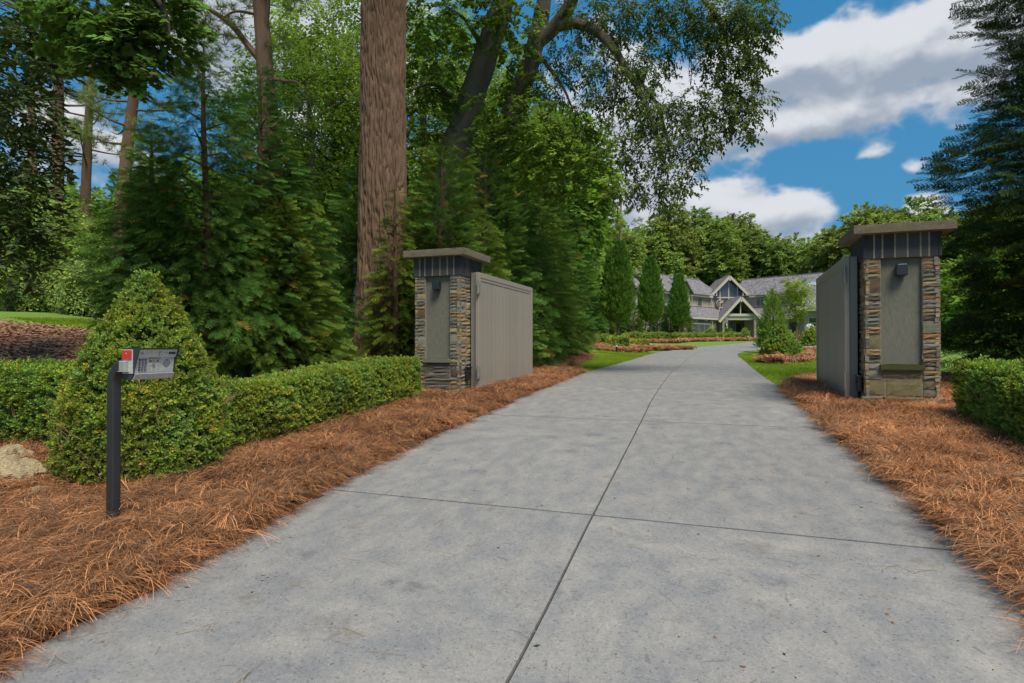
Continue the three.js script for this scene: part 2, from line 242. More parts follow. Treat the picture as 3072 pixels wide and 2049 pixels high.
function strew(poly, dens, h, geo, label, seed, keep, scale = 1) {
  const r = rng(seed), list = []; let x0 = 1e9, x1 = -1e9, z0 = 1e9, z1 = -1e9; for (const [x, z] of poly) { x0 = Math.min(x0, x); x1 = Math.max(x1, x); z0 = Math.min(z0, z); z1 = Math.max(z1, z); }
  const N = Math.floor((x1 - x0) * (z1 - z0) * dens);
  for (let i = 0; i < N; i++) { const x = lerp(x0, x1, r()), Z = lerp(z0, z1, r()), k = keep ? keep(x, Z) : 1; if (r() > k || !inside(poly, x, Z)) continue;
    const m = new THREE.Matrix4().makeRotationFromEuler(new THREE.Euler((r() - .5) * .5, r() * 6.28, (r() - .5) * .5)), s = scale * (.8 + r() * .5) * (rim(poly, x, Z) < .08 ? .6 : 1); m.scale(V3(s, s, s)); m.setPosition(x, land(x, Z) + bedLift(poly, x, Z, h) + .004 + r() * .018, -Z); const t = .78 + .3 * noise3(x * 1.1, Z * 1.1, 2) + r() * .35; list.push([m, lin(t, t * (.96 + r() * .06), t)]); }
  return scatter('pine_straw', geo, M.needle, list, null, { label, category: 'straw' });
}
const leftBed = [], rightBed = [];
for (let Z = -1; Z <= 15.6; Z += 0.4) leftBed.push([edgeL(Z) + .03 + .05 * noise3(Z * 1.3, 4, 0), Z]);
leftBed.push([-4.3, 16.4], [-5.6, 26], [-9.5, 26], [-9.3, 6], [-8.2, -1]);
for (let Z = -1; Z <= 11.6; Z += 0.4) rightBed.push([edgeR(Z) - .03 + .05 * noise3(Z * 1.3, 9, 0), Z]);
rightBed.push([1.0, 12.6], [1.55, 14.2], [3, 15], [9, 15], [9, -1]);
sheet('straw_bed', leftBed, 0.09, 0.085, M.straw, 'pine straw bed along the hedge side of the drive');
sheet('straw_bed', rightBed, 0.09, 0.085, M.straw, 'pine straw bed around the pillar beside the dark evergreen');
const nearness = (x, Z) => { const d = Math.max(1.5, -x * SY + Z * CY); return clamp(5 / d, .12, 1); };
strew(leftBed, 210, .085, strawGeo[0], 'reddish pine straw strewn on the bed below the boxwood hedge and keypad post', 11, (x, Z) => x < -6.6 ? 0 : nearness(x, Z));
strew(rightBed, 210, .085, strawGeo[1], 'reddish pine straw strewn on the bed around the pillar with the mossy base', 12, (x, Z) => x > 4.6 ? 0 : nearness(x, Z));
// ------------------------------------------------------------------ stone gate pillars
const stoneMap = dataTex(256, (u, v) => { const n = tile(u, v, 14, 5, 3), m = tile(u, v, 70, 3, 8); const k = 205 + n * 70 + m * 46; return [k, k - 4 + n * 8, k - 10 + m * 14]; });
const stoneBump = dataTex(256, (u, v) => { const k = 128 + tile(u, v * 2, 18, 5, 6) * 150; return [k, k, k]; }, false);
const STONE = [[.29, .29, .265], [.20, .19, .165], [.26, .255, .19], [.42, .30, .16], [.47, .37, .235], [.42, .215, .11], [.16, .112, .075], [.24, .215, .115], [.32, .31, .27]].map((c) => std({ map: stoneMap, bumpMap: stoneBump, bumpScale: 0.012, color: lin(...c).multiplyScalar(1.4), roughness: 0.92 }));
const SLATE = [[.075, .082, .105], [.10, .105, .125], [.062, .068, .088], [.12, .118, .13]].map((c) => std({ map: stoneMap, bumpMap: stoneBump, bumpScale: 0.006, color: lin(...c), roughness: 0.8 }));
M.mortar = std({ color: lin(.42, .38, .30), map: stoneMap, roughness: 1, bumpMap: speck, bumpScale: .002 });
M.stucco = std({ color: lin(.225, .22, .18), map: dataTex(512, (u, v) => { const n = tile(u, v, 10, 5, 4), m = tile(u, v, 140, 2, 1), s = tile(u * 1, v * .25, 22, 3, 12), k = 216 + n * 34 + m * 26 + s * 14; return [k, k, k - 5]; }), bumpMap: speck, bumpScale: .0025, roughness: .95 });
M.cap = std({ color: lin(.37, .325, .24), map: stoneMap, bumpMap: stoneBump, bumpScale: .02, roughness: .95 });
M.moss = std({ color: lin(.13, .14, .045), map: stoneMap, bumpMap: stoneBump, bumpScale: .01, roughness: 1 });
M.steel = std({ color: lin(.25, .24, .215), roughness: .45, metalness: .25 });
M.black = phys({ color: lin(.016, .017, .019), roughness: .42, clearcoat: .3, clearcoatRoughness: .3 });
// split-faced stone: a unit block whose front is uneven and whose edges are broken
function splitStone(seed, depth = 1) {
  const r = rng(seed), n = 4, m = 3, p = [], uv = [], idx = [], F = [];
  for (let j = 0; j <= m; j++) for (let i = 0; i <= n; i++) {
    const e = i === 0 || i === n || j === 0 || j === m, cx = i / n - .5, cy = j / m - .5;
    F.push([cx + (e ? 0 : (r() - .5) * .1) - (e ? Math.sign(cx) * r() * .02 : 0), cy - (j === 0 || j === m ? Math.sign(cy) * r() * .07 : (r() - .5) * -.1), e ? -.10 - r() * .12 : (r() - .5) * .30 + .04]);
  }
  const push = (x, y, z, s, t) => { p.push(x, y, z); uv.push(s, t); return p.length / 3 - 1; };
  const front = F.map(([x, y, z]) => push(x, y, z, x + .5, y + .5)), W = n + 1;
  for (let j = 0; j < m; j++) for (let i = 0; i < n; i++) { const a = j * W + i; idx.push(front[a], front[a + 1], front[a + W + 1], front[a], front[a + W + 1], front[a + W]); }
  const ring = []; for (let i = 0; i < n; i++) ring.push(i); for (let j = 0; j < m; j++) ring.push(j * W + n); for (let i = n; i > 0; i--) ring.push(m * W + i); for (let j = m; j > 0; j--) ring.push(j * W);
  ring.forEach((k, q) => { const l = ring[(q + 1) % ring.length], [x0, y0] = F[k], [x1, y1] = F[l], a = push(x0, y0, -1, x0 + .2, y0), b = push(x1, y1, -1, x1 + .2, y1); idx.push(front[k], a, front[l], front[l], a, b); });
  const g = new THREE.BufferGeometry(); g.setAttribute('position', new THREE.Float32BufferAttribute(p, 3)); g.setAttribute('uv', new THREE.Float32BufferAttribute(uv, 2)); g.setIndex(idx); const q = g.toNonIndexed(); q.computeVertexNormals(); return q;
}
const stones = [...Array(8)].map((_, i) => splitStone(100 + i));
const sideTurn = { front: 0, right: Math.PI / 2, left: -Math.PI / 2, back: Math.PI };
function stoneAt(parent, side, c, x0, x1, y0, y1, proud, r, half) {   // on a face of the pillar, x along the face
  const w = x1 - x0 - .006, h = y1 - y0 - .004, o = new THREE.Mesh(stones[(r() * 8) | 0], STONE[c]); o.name = 'stone'; o.castShadow = o.receiveShadow = true;
  const flip = r() < .5 ? -1 : 1, a = sideTurn[side], cx = (x0 + x1) / 2, d = half + proud;
  o.scale.set(w, h, .045 + r() * .012); if (flip < 0) o.scale.y = h;
  const lx = V3(Math.cos(a), 0, -Math.sin(a)), lz = V3(Math.sin(a), 0, Math.cos(a));
  o.position.copy(lx.multiplyScalar(cx).addScaledVector(lz, d)).setY((y0 + y1) / 2); o.rotation.set((r() - .5) * .02, a + (r() - .5) * .03, (r() - .5) * .012);
  parent.add(o);
}
const HALF = .435, TOPS = 2.03;
function pillar(spec) {
  const r = rng(spec.seed), t = thing('gate_pillar', spec.label, 'pillar', V3(spec.x, spec.y, -spec.Z), 0);
  // core with the recessed panel on the front
  part('core', new THREE.BoxGeometry(HALF * 2 - .05, TOPS + .3, HALF * 2 - .11), M.mortar, t, 0, TOPS / 2 - .15, -.028);
  for (const s of [-1, 1]) part('pier', new THREE.BoxGeometry(HALF - .025 - .23, TOPS - .63, .06), M.mortar, t, s * (.23 + (HALF - .025 - .23) / 2), .63 + (TOPS - .63) / 2, HALF - .06);
  part('plinth', new THREE.BoxGeometry(HALF * 2 - .05, .76, .06), M.mortar, t, 0, .18, HALF - .06);
  part('stucco_panel', new THREE.BoxGeometry(.456, TOPS - .64, .02), M.stucco, t, 0, .635 + (TOPS - .64) / 2, HALF - .075);
  { const g = new THREE.BoxGeometry(.50, .065, .1, 8, 2, 2), p = g.attributes.position; for (let i = 0; i < p.count; i++) p.setY(i, p.getY(i) + .006 * noise3(p.getX(i) * 14, spec.seed, p.getZ(i) * 20)); g.computeVertexNormals(); part('sill', g, spec.mossy ? M.moss : STONE[2], t, 0, .597, HALF - .02); }
  const run = (side, x0, x1, list, y0) => { let y = y0; for (const [h, c, cut] of list) { if (y + h > TOPS) break; const cuts = cut ? [x0, lerp(x0, x1, cut), x1] : [x0, x1]; for (let i = 0; i + 1 < cuts.length; i++) stoneAt(t, side, i ? (c + 1) % 5 : c, cuts[i], cuts[i + 1], y, y + h, r() * .014, r, HALF - .018); y += h; } };
  run('front', -HALF, -.232, spec.left, .555); run('front', .232, HALF, spec.right, .555);
  for (const [a0, a1, y0, y1, c] of spec.base) { const w = y1 < .22 && spec.mossy ? 1.09 : 1, x0 = a0 * w, x1 = a1 * w; stoneAt(t, 'front', c, x0, x1, y0, y1, y1 < .22 && spec.mossy ? .045 : r() * .014, r, HALF - .018); }
  // the other faces: courses laid across in two or three stones
  for (const side of ['right', 'left', 'back']) {
    let y = -.1, k = 0;
    while (y < TOPS - .02) { let h = [.055, .075, .06, .095, .05, .07, .13][(r() * 7) | 0]; if (y + h > TOPS - .04) h = TOPS - y; const cuts = [-HALF, ...(r() < .5 ? [lerp(-.2, .2, r())] : [lerp(-.24, -.1, r()), lerp(.1, .24, r())]), HALF]; for (let i = 0; i + 1 < cuts.length; i++) stoneAt(t, side, [0, 3, 8, 3, 4, 1, 2, 4][(r() * 8) | 0], cuts[i], cuts[i + 1], y, y + h, r() * .014, r, HALF - .018); y += h; k++; }
  }
  // slate soldier course
  part('slate_bed', new THREE.BoxGeometry(HALF * 2, .318, HALF * 2), M.mortar, t, 0, TOPS + .161, 0);
  for (const side of ['front', 'right', 'left', 'back']) {
    const ws = side === 'front' ? spec.slates : [50, 36, 50, 44, 50, 40, 50], gapW = side === 'front' ? 11 : 4, sum = ws.reduce((a, b) => a + b) + gapW * (ws.length - 1), W = HALF * 2 + .022; let x = -W / 2;
    ws.forEach((w, i) => { const ww = w / sum * W, a = sideTurn[side], g = new RoundedBoxGeometry(ww, .312, .03, 1, .004), o = part('slate', g, SLATE[(r() * 4) | 0], t); const cx = x + ww / 2, d = HALF - .012 + r() * .003; o.position.set(Math.cos(a) * cx + Math.sin(a) * d, TOPS + .16, -Math.sin(a) * cx + Math.cos(a) * d); o.rotation.y = a; x += ww + gapW / sum * W; });
  }
  // rough cap
  { const g = new THREE.BoxGeometry(HALF * 2 + .30, .115, HALF * 2 + .30, 32, 4, 32), p = g.attributes.position, H = HALF + .15;
    for (let i = 0; i < p.count; i++) { const x = p.getX(i), y = p.getY(i), z = p.getZ(i), side = Math.max(Math.abs(x), Math.abs(z)) > H - .001, n = fbm(x * 9 + spec.seed, y * 16, z * 9, 4); if (side) { const k = 1 - (.010 + .030 * Math.abs(n)) / H * (Math.abs(y) > .055 ? 1.12 : 1); p.setX(i, x * k); p.setZ(i, z * k); } p.setY(i, y + n * .006 + (y > 0 && side ? -.003 : 0)); }
    const uv = g.attributes.uv; for (let i = 0; i < uv.count; i++) uv.setXY(i, uv.getX(i) * 2.4, uv.getY(i) * (Math.abs(p.getY(i)) > .1 ? 2.4 : 1)); g.computeVertexNormals(); part('cap_stone', g, M.cap, t, 0, TOPS + .32 + .059, 0); }
  return t;
}
const LX = -4.685, RX = 2.09, PZ = 9.1 + HALF;   // front faces at Z = 9.1
const H_ = (px) => px / 1055 * 2.03;
const pillarLeft = pillar({ seed: 21, x: LX, y: .62, Z: PZ, label: 'grey and buff stone gate pillar at the end of the long boxwood hedge', slates: [47, 32, 53, 52, 50, 42, 52],
  left: [[.05, 3], [.06, 2], [.05, 2], [.055, 3], [.045, 2], [.20, 8], [.06, 2], [.065, 2], [.05, 0], [.055, 1], [.07, 2], [.155, 6], [.05, 3], [.058, 1], [.056, 0], [.11, 4], [.055, 2], [.06, 0], [.055, 3], [.06, 0], [.055, 2], [.06, 0]],
  right: [[.065, 4], [.068, 1], [.066, 0], [.056, 8], [.05, 2], [.195, 8], [.085, 4], [.062, 1], [.055, 1], [.066, 2], [.056, 3], [.04, 3], [.066, 0], [.05, 0], [.072, 1], [.05, 5], [.048, 2], [.085, 4], [.056, 2], [.05, 0], [.056, 1], [.074, 0]],
  base: [[-.435, -.22, .49, .545, 3], [-.215, .435, .505, .545, 1], [-.435, -.15, .40, .485, 1], [-.145, -.085, .42, .475, 1], [-.08, .24, .455, .50, 1], [-.08, .24, .39, .45, 1], [.245, .435, .33, .50, 6], [-.435, -.25, .33, .395, 1], [-.245, .24, .30, .385, 1], [-.435, -.23, .26, .325, 5], [-.225, .435, .255, .295, 2], [-.435, .24, .185, .25, 1], [.245, .435, .20, .25, 3], [-.435, -.25, .125, .18, 0], [-.245, .23, .12, .18, 1], [.24, .435, .10, .195, 7], [-.435, -.26, .06, .12, 0], [-.25, .13, .05, .115, 1], [.14, .435, .035, .095, 7], [-.435, -.15, -.01, .05, 1], [-.14, .435, -.03, .03, 6], [-.435, .0, -.08, -.02, 1], [.01, .435, -.10, -.04, 1]] });
const pillarRight = pillar({ seed: 46, x: RX, y: .585, Z: PZ, mossy: true, label: 'buff and grey stone gate pillar with mossy sill beside the dark evergreen', slates: [63, 38, 62, 62, 63, 37, 66],
  left: [[.09, 8], [.05, 2], [.045, 6], [.05, 3], [.045, 4], [.19, 7], [.055, 5], [.05, 4], [.06, 2], [.055, 0], [.05, 2], [.06, 3], [.05, 1], [.065, 8], [.05, 6], [.055, 2], [.20, 6], [.062, 4], [.06, 5], [.06, 4], [.06, 3], [.05, 5]],
  right: [[.05, 4], [.06, 1], [.05, 3], [.055, 1], [.06, 3], [.075, 8], [.055, 4], [.07, 5], [.17, 2], [.055, 6], [.045, 2], [.06, 3], [.055, 8], [.06, 0], [.055, 5], [.05, 2], [.06, 2], [.07, 4], [.05, 2], [.055, 1], [.06, 1], [.05, 5], [.045, 4], [.05, 3]],
  base: [[-.435, -.235, .43, .545, 2], [-.23, .05, .455, .545, 7], [.055, .225, .455, .545, 7], [.235, .435, .44, .49, 8], [.235, .435, .495, .55, 3], [-.435, -.19, .225, .425, 7], [-.185, .225, .215, .45, 7], [.235, .435, .31, .435, 7], [.235, .435, .215, .30, 2], [-.435, -.20, .14, .215, 2], [-.195, .23, .14, .21, 7], [.235, .435, .13, .205, 7], [-.435, .22, .075, .135, 3], [.225, .435, .07, .125, 6], [-.435, -.14, .005, .07, 7], [-.135, .435, 0, .065, 1], [-.435, .1, -.07, 0, 2], [.11, .435, -.08, -.005, 2]] });

// ------------------------------------------------------------------ small dark fittings on the pillars
function sconce(p, label) {
  const t = thing('wall_light', label, 'wall light', p);
  part('back_plate', new RoundedBoxGeometry(.07, .10, .02, 2, .006), M.black, t, 0, 0, .01);
  const h = new THREE.Shape(); h.moveTo(-.058, -.06); h.lineTo(-.058, .055); h.quadraticCurveTo(-.055, .072, -.04, .075); h.lineTo(.04, .075); h.quadraticCurveTo(.055, .072, .058, .055); h.lineTo(.058, -.06);
  part('hood', new THREE.ExtrudeGeometry(h, { depth: .085, bevelEnabled: true, bevelSize: .006, bevelThickness: .008, bevelSegments: 2 }), M.black, t, 0, 0, .02);
  part('lens_ring', new THREE.CylinderGeometry(.036, .032, .03, 20), M.black, t, 0, -.078, .07);
}
sconce(V3(LX - .005, .62 + 1.86, -9.1 - .058), 'small black wall light on the panel of the pillar by the boxwood hedge');
sconce(V3(RX - .005, .585 + 1.86, -9.1 - .058), 'small black wall light on the panel of the mossy pillar');
function photoEye(p, s, label) {
  const t = thing('gate_sensor', label, 'sensor', p, s * Math.PI / 2);
  part('housing', new RoundedBoxGeometry(.13, .20, .055, 2, .012), M.black, t, 0, 0, .03);
  part('bracket', new RoundedBoxGeometry(.15, .02, .08, 2, .004), M.black, t, 0, .106, .03);
  part('eye', new THREE.CylinderGeometry(.022, .022, .02, 20).rotateX(Math.PI / 2), phys({ color: lin(.01, .01, .012), roughness: .1 }), t, 0, .03, .062);
}
photoEye(V3(LX + HALF + .004, .62 + .37, -9.1 - .26), 1, 'black gate sensor box low on the grey pillar by the hinge post');
photoEye(V3(RX - HALF - .004, .585 + .36, -9.1 - .16), -1, 'black gate sensor box low on the mossy pillar by the hinge post');

// ------------------------------------------------------------------ the two open gate leaves
M.gate = phys({ color: lin(.39, .34, .285), roughness: .5, metalness: .05, map: dataTex(256, (u, v) => { const n = tile(u, v, 8, 4, 2), s = tile(u, v * .2, 50, 3, 9), k = 228 + n * 18 + s * 16; return [k, k, k - 2]; }), clearcoat: .15, clearcoatRoughness: .5 });
const gateBoards = [0, 1, 2].map((i) => M.gate.clone()); gateBoards.forEach((m, i) => m.color.multiplyScalar([1, .965, 1.035][i]));
function gate(x, y0, s, z0, label) {   // s: which side of the leaf faces the drive
  const t = thing('driveway_gate', label, 'gate', V3(x, y0, -z0)), L = 2.97, H = 2.04, r = rng(s + 5), th = .062;
  part('hinge_post', new RoundedBoxGeometry(.10, 2.16, .10, 1, .006), M.steel, t, -s * .085, .96, -.09);
  for (const y of [.33, 1.78]) { for (const k of [0, 1]) part('hinge', new RoundedBoxGeometry(.05, .098, .062, 1, .006), M.steel, t, s * (.026 + .012), y + k * .103 - .05, .018 - .006 * k); part('hinge_pin', new THREE.CylinderGeometry(.016, .016, .24, 14), M.steel, t, s * .038, y, .055); }
  const rail = (n, w, h, d, px, py, pz, rad = .006) => part(n, new RoundedBoxGeometry(w, h, d, 1, rad), M.gate, t, px, py, pz);
  rail('stile', th, H, .085, 0, H / 2, -.0425); rail('stile', th, H, .085, 0, H / 2, -L + .0425);
  rail('top_rail', th, .09, L - .17, 0, H - .045, -L / 2); rail('bottom_rail', th, .11, L - .17, 0, .055, -L / 2);
  // inner moulding standing back from the frame
  const m0 = .085, mw = .05; rail('moulding', th - .016, .05, L - .17, 0, H - .09 - .025, -L / 2, .003); rail('moulding', th - .016, .05, L - .17, 0, .11 + .025, -L / 2, .003);
  for (const z of [-m0 - mw / 2, -L + m0 + mw / 2]) rail('moulding', th - .016, H - .30, mw, 0, .16 + (H - .30) / 2, z, .003);
  const n = 14, a = -m0 - mw, b = -L + m0 + mw, w = (a - b) / n, g = new RoundedBoxGeometry(th - .032, H - .30, w - .011, 1, .005);
  for (let i = 0; i < n; i++) part('board', g, gateBoards[(r() * 3) | 0], t, (r() - .5) * .001, .16 + (H - .30) / 2, a - (i + .5) * w);
  part('backing', new THREE.BoxGeometry(.012, H - .30, a - b), std({ color: lin(.12, .11, .095), roughness: .8 }), t, 0, .16 + (H - .30) / 2, (a + b) / 2);
}
gate(-4.10, .69, 1, 9.46, 'taupe boarded gate leaf swung open beside the grey pillar and the green conifers');
gate(1.50, .66, -1, 9.37, 'taupe boarded gate leaf swung open beside the mossy pillar');

// ------------------------------------------------------------------ gooseneck keypad post
{
  const t = thing('keypad_post', 'black gooseneck post carrying a steel call box with red reflector', 'keypad', V3(-3.79, .25, -2.79));
  const w = .062, prof = new THREE.Shape(); const k = w / 2, c = .013; prof.moveTo(-k + c, -k); prof.lineTo(k - c, -k); prof.quadraticCurveTo(k, -k, k, -k + c); prof.lineTo(k, k - c); prof.quadraticCurveTo(k, k, k - c, k); prof.lineTo(-k + c, k); prof.quadraticCurveTo(-k, k, -k, k - c); prof.lineTo(-k, -k + c); prof.quadraticCurveTo(-k, -k, -k + c, -k);
  const pts = [V3(0, -.25, 0), V3(0, .2, 0), V3(0, .6, 0), V3(0, .96, 0)]; for (let i = 1; i <= 10; i++) { const a = i / 10 * Math.PI / 2, R = .13; pts.push(V3(R - R * Math.cos(a), .96 + R * Math.sin(a), 0)); } pts.push(V3(.266, 1.09, 0));
  // square section swept by hand so that it does not twist
  const ring = prof.getPoints(4), P = [], I = []; let n = ring.length;
  pts.forEach((q, i) => { const T = (pts[i + 1] || q).clone().sub(pts[i - 1] || q).normalize(), X = V3(T.y, -T.x, 0); ring.forEach((s, j) => { P.push(q.x + X.x * s.x, q.y + X.y * s.x, q.z + s.y); if (i && j) { const b = i * n + j; I.push(b - n - 1, b - n, b, b - n - 1, b, b - 1); } }); });
  let g = new THREE.BufferGeometry(); g.setAttribute('position', new THREE.Float32BufferAttribute(P, 3)); g.setIndex(I); g = g.toNonIndexed(); g.computeVertexNormals();
  part('post', g, phys({ color: lin(.022, .023, .027), roughness: .6, clearcoat: .25, clearcoatRoughness: .45, bumpMap: speck, bumpScale: .0006 }), t);
  // call box: side profile in x-y, extruded along z (towards and away from the arriving driver)
  const dk = std({ color: lin(.035, .036, .042), roughness: .55 }), st = std({ color: lin(.74, .74, .72), roughness: .42, metalness: .1, map: dataTex(256, (u, v) => { const q = 218 + tile(u, v, 6, 4, 3) * 50 + tile(u, v * .3, 60, 2, 5) * 16; return [q, q, q]; }) });
  const box = new THREE.Group(); box.position.set(.262, .995, 0); box.scale.setScalar(.94); box.name = 'call_box'; t.add(box);
  const D = .30, H = .205, top = .158, bot = .085, A = 1.5, shell = new THREE.Shape(); shell.moveTo(0, 0); shell.lineTo(bot, 0); shell.lineTo(top, H); shell.lineTo(0, H);
  part('housing', new THREE.ExtrudeGeometry(shell, { depth: .004, bevelEnabled: false }), dk, box, 0, 0, D / 2 - .004); part('housing', new THREE.ExtrudeGeometry(shell, { depth: .004, bevelEnabled: false }), dk, box, 0, 0, -D / 2);
  part('housing', new THREE.BoxGeometry(top, .004, D + .002), dk, box, top / 2, H + .002, 0); part('housing', new THREE.BoxGeometry(.004, H, D), dk, box, .002, H / 2, 0);
  // faces inside the hood: upper strip, main plate, lower shelf
  const face = (x0, y0, x1, y1, name, inset) => { const len = Math.hypot(x1 - x0, y1 - y0), o = part(name, new THREE.BoxGeometry(.004, len, D - .010 - inset), st, box, (x0 + x1) / 2, (y0 + y1) / 2, 0); o.rotation.z = -Math.atan2(x1 - x0, y1 - y0); return o; };
  const strip = face(.122, .148, .143, .200, 'lock_strip', 0); face(.096, .040, .112, .147, 'face_plate', 0); face(.112, .147, .121, .149, 'face_plate', 0); const shelf = face(.090, .003, .112, .040, 'shelf', 0); shelf.userData = {};
  const plate = box.children.find((o) => o.name === 'face_plate');
  // keys 3 x 4, digits as print
  const keyTex = (txt) => { const cv = document.createElement('canvas'); cv.width = cv.height = 64; const x = cv.getContext('2d'); x.fillStyle = '#4b3f5c'; x.fillRect(0, 0, 64, 64); x.fillStyle = '#f2f2f2'; x.font = 'bold 46px sans-serif'; x.textAlign = 'center'; x.textBaseline = 'middle'; x.fillText(txt, 32, 34); const q = new THREE.CanvasTexture(cv); q.colorSpace = THREE.SRGBColorSpace; return std({ map: q, roughness: .4, metalness: .3 }); };
  '123456789*0#'.split('').forEach((ch, i) => { const kx = i % 3, ky = (i / 3) | 0, o = part('key', new RoundedBoxGeometry(.013, .015, .006, 1, .002), keyTex(ch), plate, .005, .036 - ky * .021, .112 - kx * .021); o.rotation.y = Math.PI / 2; });
  const txt = (() => { const cv = document.createElement('canvas'); cv.width = 256; cv.height = 96; const x = cv.getContext('2d'); x.fillStyle = '#6f7374'; x.fillRect(0, 0, 256, 96); x.fillStyle = '#f5f5f2'; x.font = 'bold 38px sans-serif'; x.textAlign = 'center'; x.fillText('Push Button', 128, 40); x.fillText('To Call', 128, 84); const q = new THREE.CanvasTexture(cv); q.colorSpace = THREE.SRGBColorSpace; return std({ map: q, roughness: .4, metalness: .5 }); })();
  part('instruction_plate', new THREE.BoxGeometry(.072, .029, .002), txt, plate, .0032, .036, .010).rotation.y = Math.PI / 2;
  part('call_button', new THREE.CylinderGeometry(.008, .009, .008, 20).rotateZ(-Math.PI / 2), std({ color: lin(.5, .42, .32), roughness: .3, metalness: .8 }), plate, .005, .004, .012);
  part('button_ring', new THREE.TorusGeometry(.0115, .0022, 8, 24).rotateY(Math.PI / 2), st, plate, .003, .004, .012);
  const holes = []; for (let a = -3; a <= 3; a++) for (let b = -3; b <= 3; b++) if (a * a + b * b < 12) holes.push(new THREE.CylinderGeometry(.0031, .0031, .0012, 8).rotateZ(Math.PI / 2).translate(0, b * .0085, a * .0085));
  const gr = part('speaker_grille', mergeGeometries(holes), M.black, plate, .0024, .012, -.088); gr.userData.kind = 'stuff';
  part('lock', new THREE.CylinderGeometry(.014, .015, .012, 24).rotateZ(-Math.PI / 2), std({ color: lin(.55, .56, .6), roughness: .22, metalness: .9 }), strip, .007, -.002, -.022);
  part('keyhole', new THREE.BoxGeometry(.002, .010, .003), M.black, strip, .0137, -.002, -.022);
  part('camera_hole', new THREE.CylinderGeometry(.0032, .0032, .003, 12).rotateZ(Math.PI / 2), M.black, strip, .002, 0, -.066); part('display', new RoundedBoxGeometry(.004, .016, .05, 1, .001), phys({ color: lin(.012, .015, .03), roughness: .1 }), strip, .003, .002, -.108); part('badge', new THREE.CylinderGeometry(.008, .008, .002, 20).rotateZ(Math.PI / 2), M.black, strip, .002, .002, .112).scale.set(1, .45, 1);
  // reflector and card reader on the side that meets arriving cars
  part('side_plate', new RoundedBoxGeometry(.092, .158, .004, 1, .001), st, box, .052, H - .084, D / 2 + .002);
  part('reflector', new RoundedBoxGeometry(.082, .060, .006, 1, .002), phys({ color: lin(.62, .012, .014), roughness: .25, clearcoat: .8 }), box, .05, H - .04, D / 2 + .007); part('screw', new THREE.CylinderGeometry(.004, .004, .003, 12).rotateX(Math.PI / 2), st, box, .05, H - .031, D / 2 + .0112);
  part('card_reader', new RoundedBoxGeometry(.052, .066, .028, 2, .006), std({ color: lin(.36, .37, .385), roughness: .5, metalness: .2 }), box, .033, H - .112, D / 2 + .018); part('reader_bracket', new RoundedBoxGeometry(.064, .004, .034, 1, .001), st, box, .036, H - .147, D / 2 + .02);
}
// ------------------------------------------------------------------ boxwood: real leaf sprigs on a twiggy core
function sprig(seed, n, size, wide) {
  const r = rng(seed), b = new Bag();
  for (let i = 0; i < n; i++) {
    const t = i / n, a = i * 2.4 + r() * .7, y = t * size * 2.4 - size * .8, el = .25 + t * .9 + (r() - .5) * .7, L = size * (.75 + r() * .5), d = V3(Math.cos(a) * Math.cos(el), Math.sin(el), Math.sin(a) * Math.cos(el)), o = V3((r() - .5) * size * .7, y, (r() - .5) * size * .7);
    const s = V3(-Math.sin(a), (r() - .5) * .5, Math.cos(a)).multiplyScalar(L * wide), up = V3().crossVectors(s, d).normalize().multiplyScalar(L * .1), q = .62 + r() * .62 + t * .15, y2 = r(), k = [q * lerp(.9, 1.35, y2), q, q * lerp(.8, 1.0, y2)];
    const tip = o.clone().addScaledVector(d, L), mid = o.clone().addScaledVector(d, L * .5), l = mid.clone().add(s).add(up), R = mid.clone().sub(s).add(up);
    b.tri(o, l, tip, k); b.tri(o, tip, R, k);
  }
  return b.geo();
}
const boxSprig = [sprig(1, 24, .021, .3), sprig(2, 24, .021, .3)], boxFar = sprig(3, 12, .07, .42);
M.box = leafMat(lin(.205, .365, .055), .35, .25); M.boxDark = leafMat(lin(.13, .25, .045), .35, .2);
M.twig = std({ color: lin(.05, .04, .024), roughness: 1 });
M.dryTwig = std({ color: lin(.27, .18, .09), roughness: 1 });
const twigGeo = mergeGeometries([tube([V3(0, 0, 0), V3(.4, .05, .04), V3(.75, -.03, .1), V3(1, .06, .02)], [.018, .014, .01, .004], 4), tube([V3(.45, .04, .05), V3(.65, .12, -.06), V3(.85, .16, -.1)], [.01, .008, .003], 4)]);
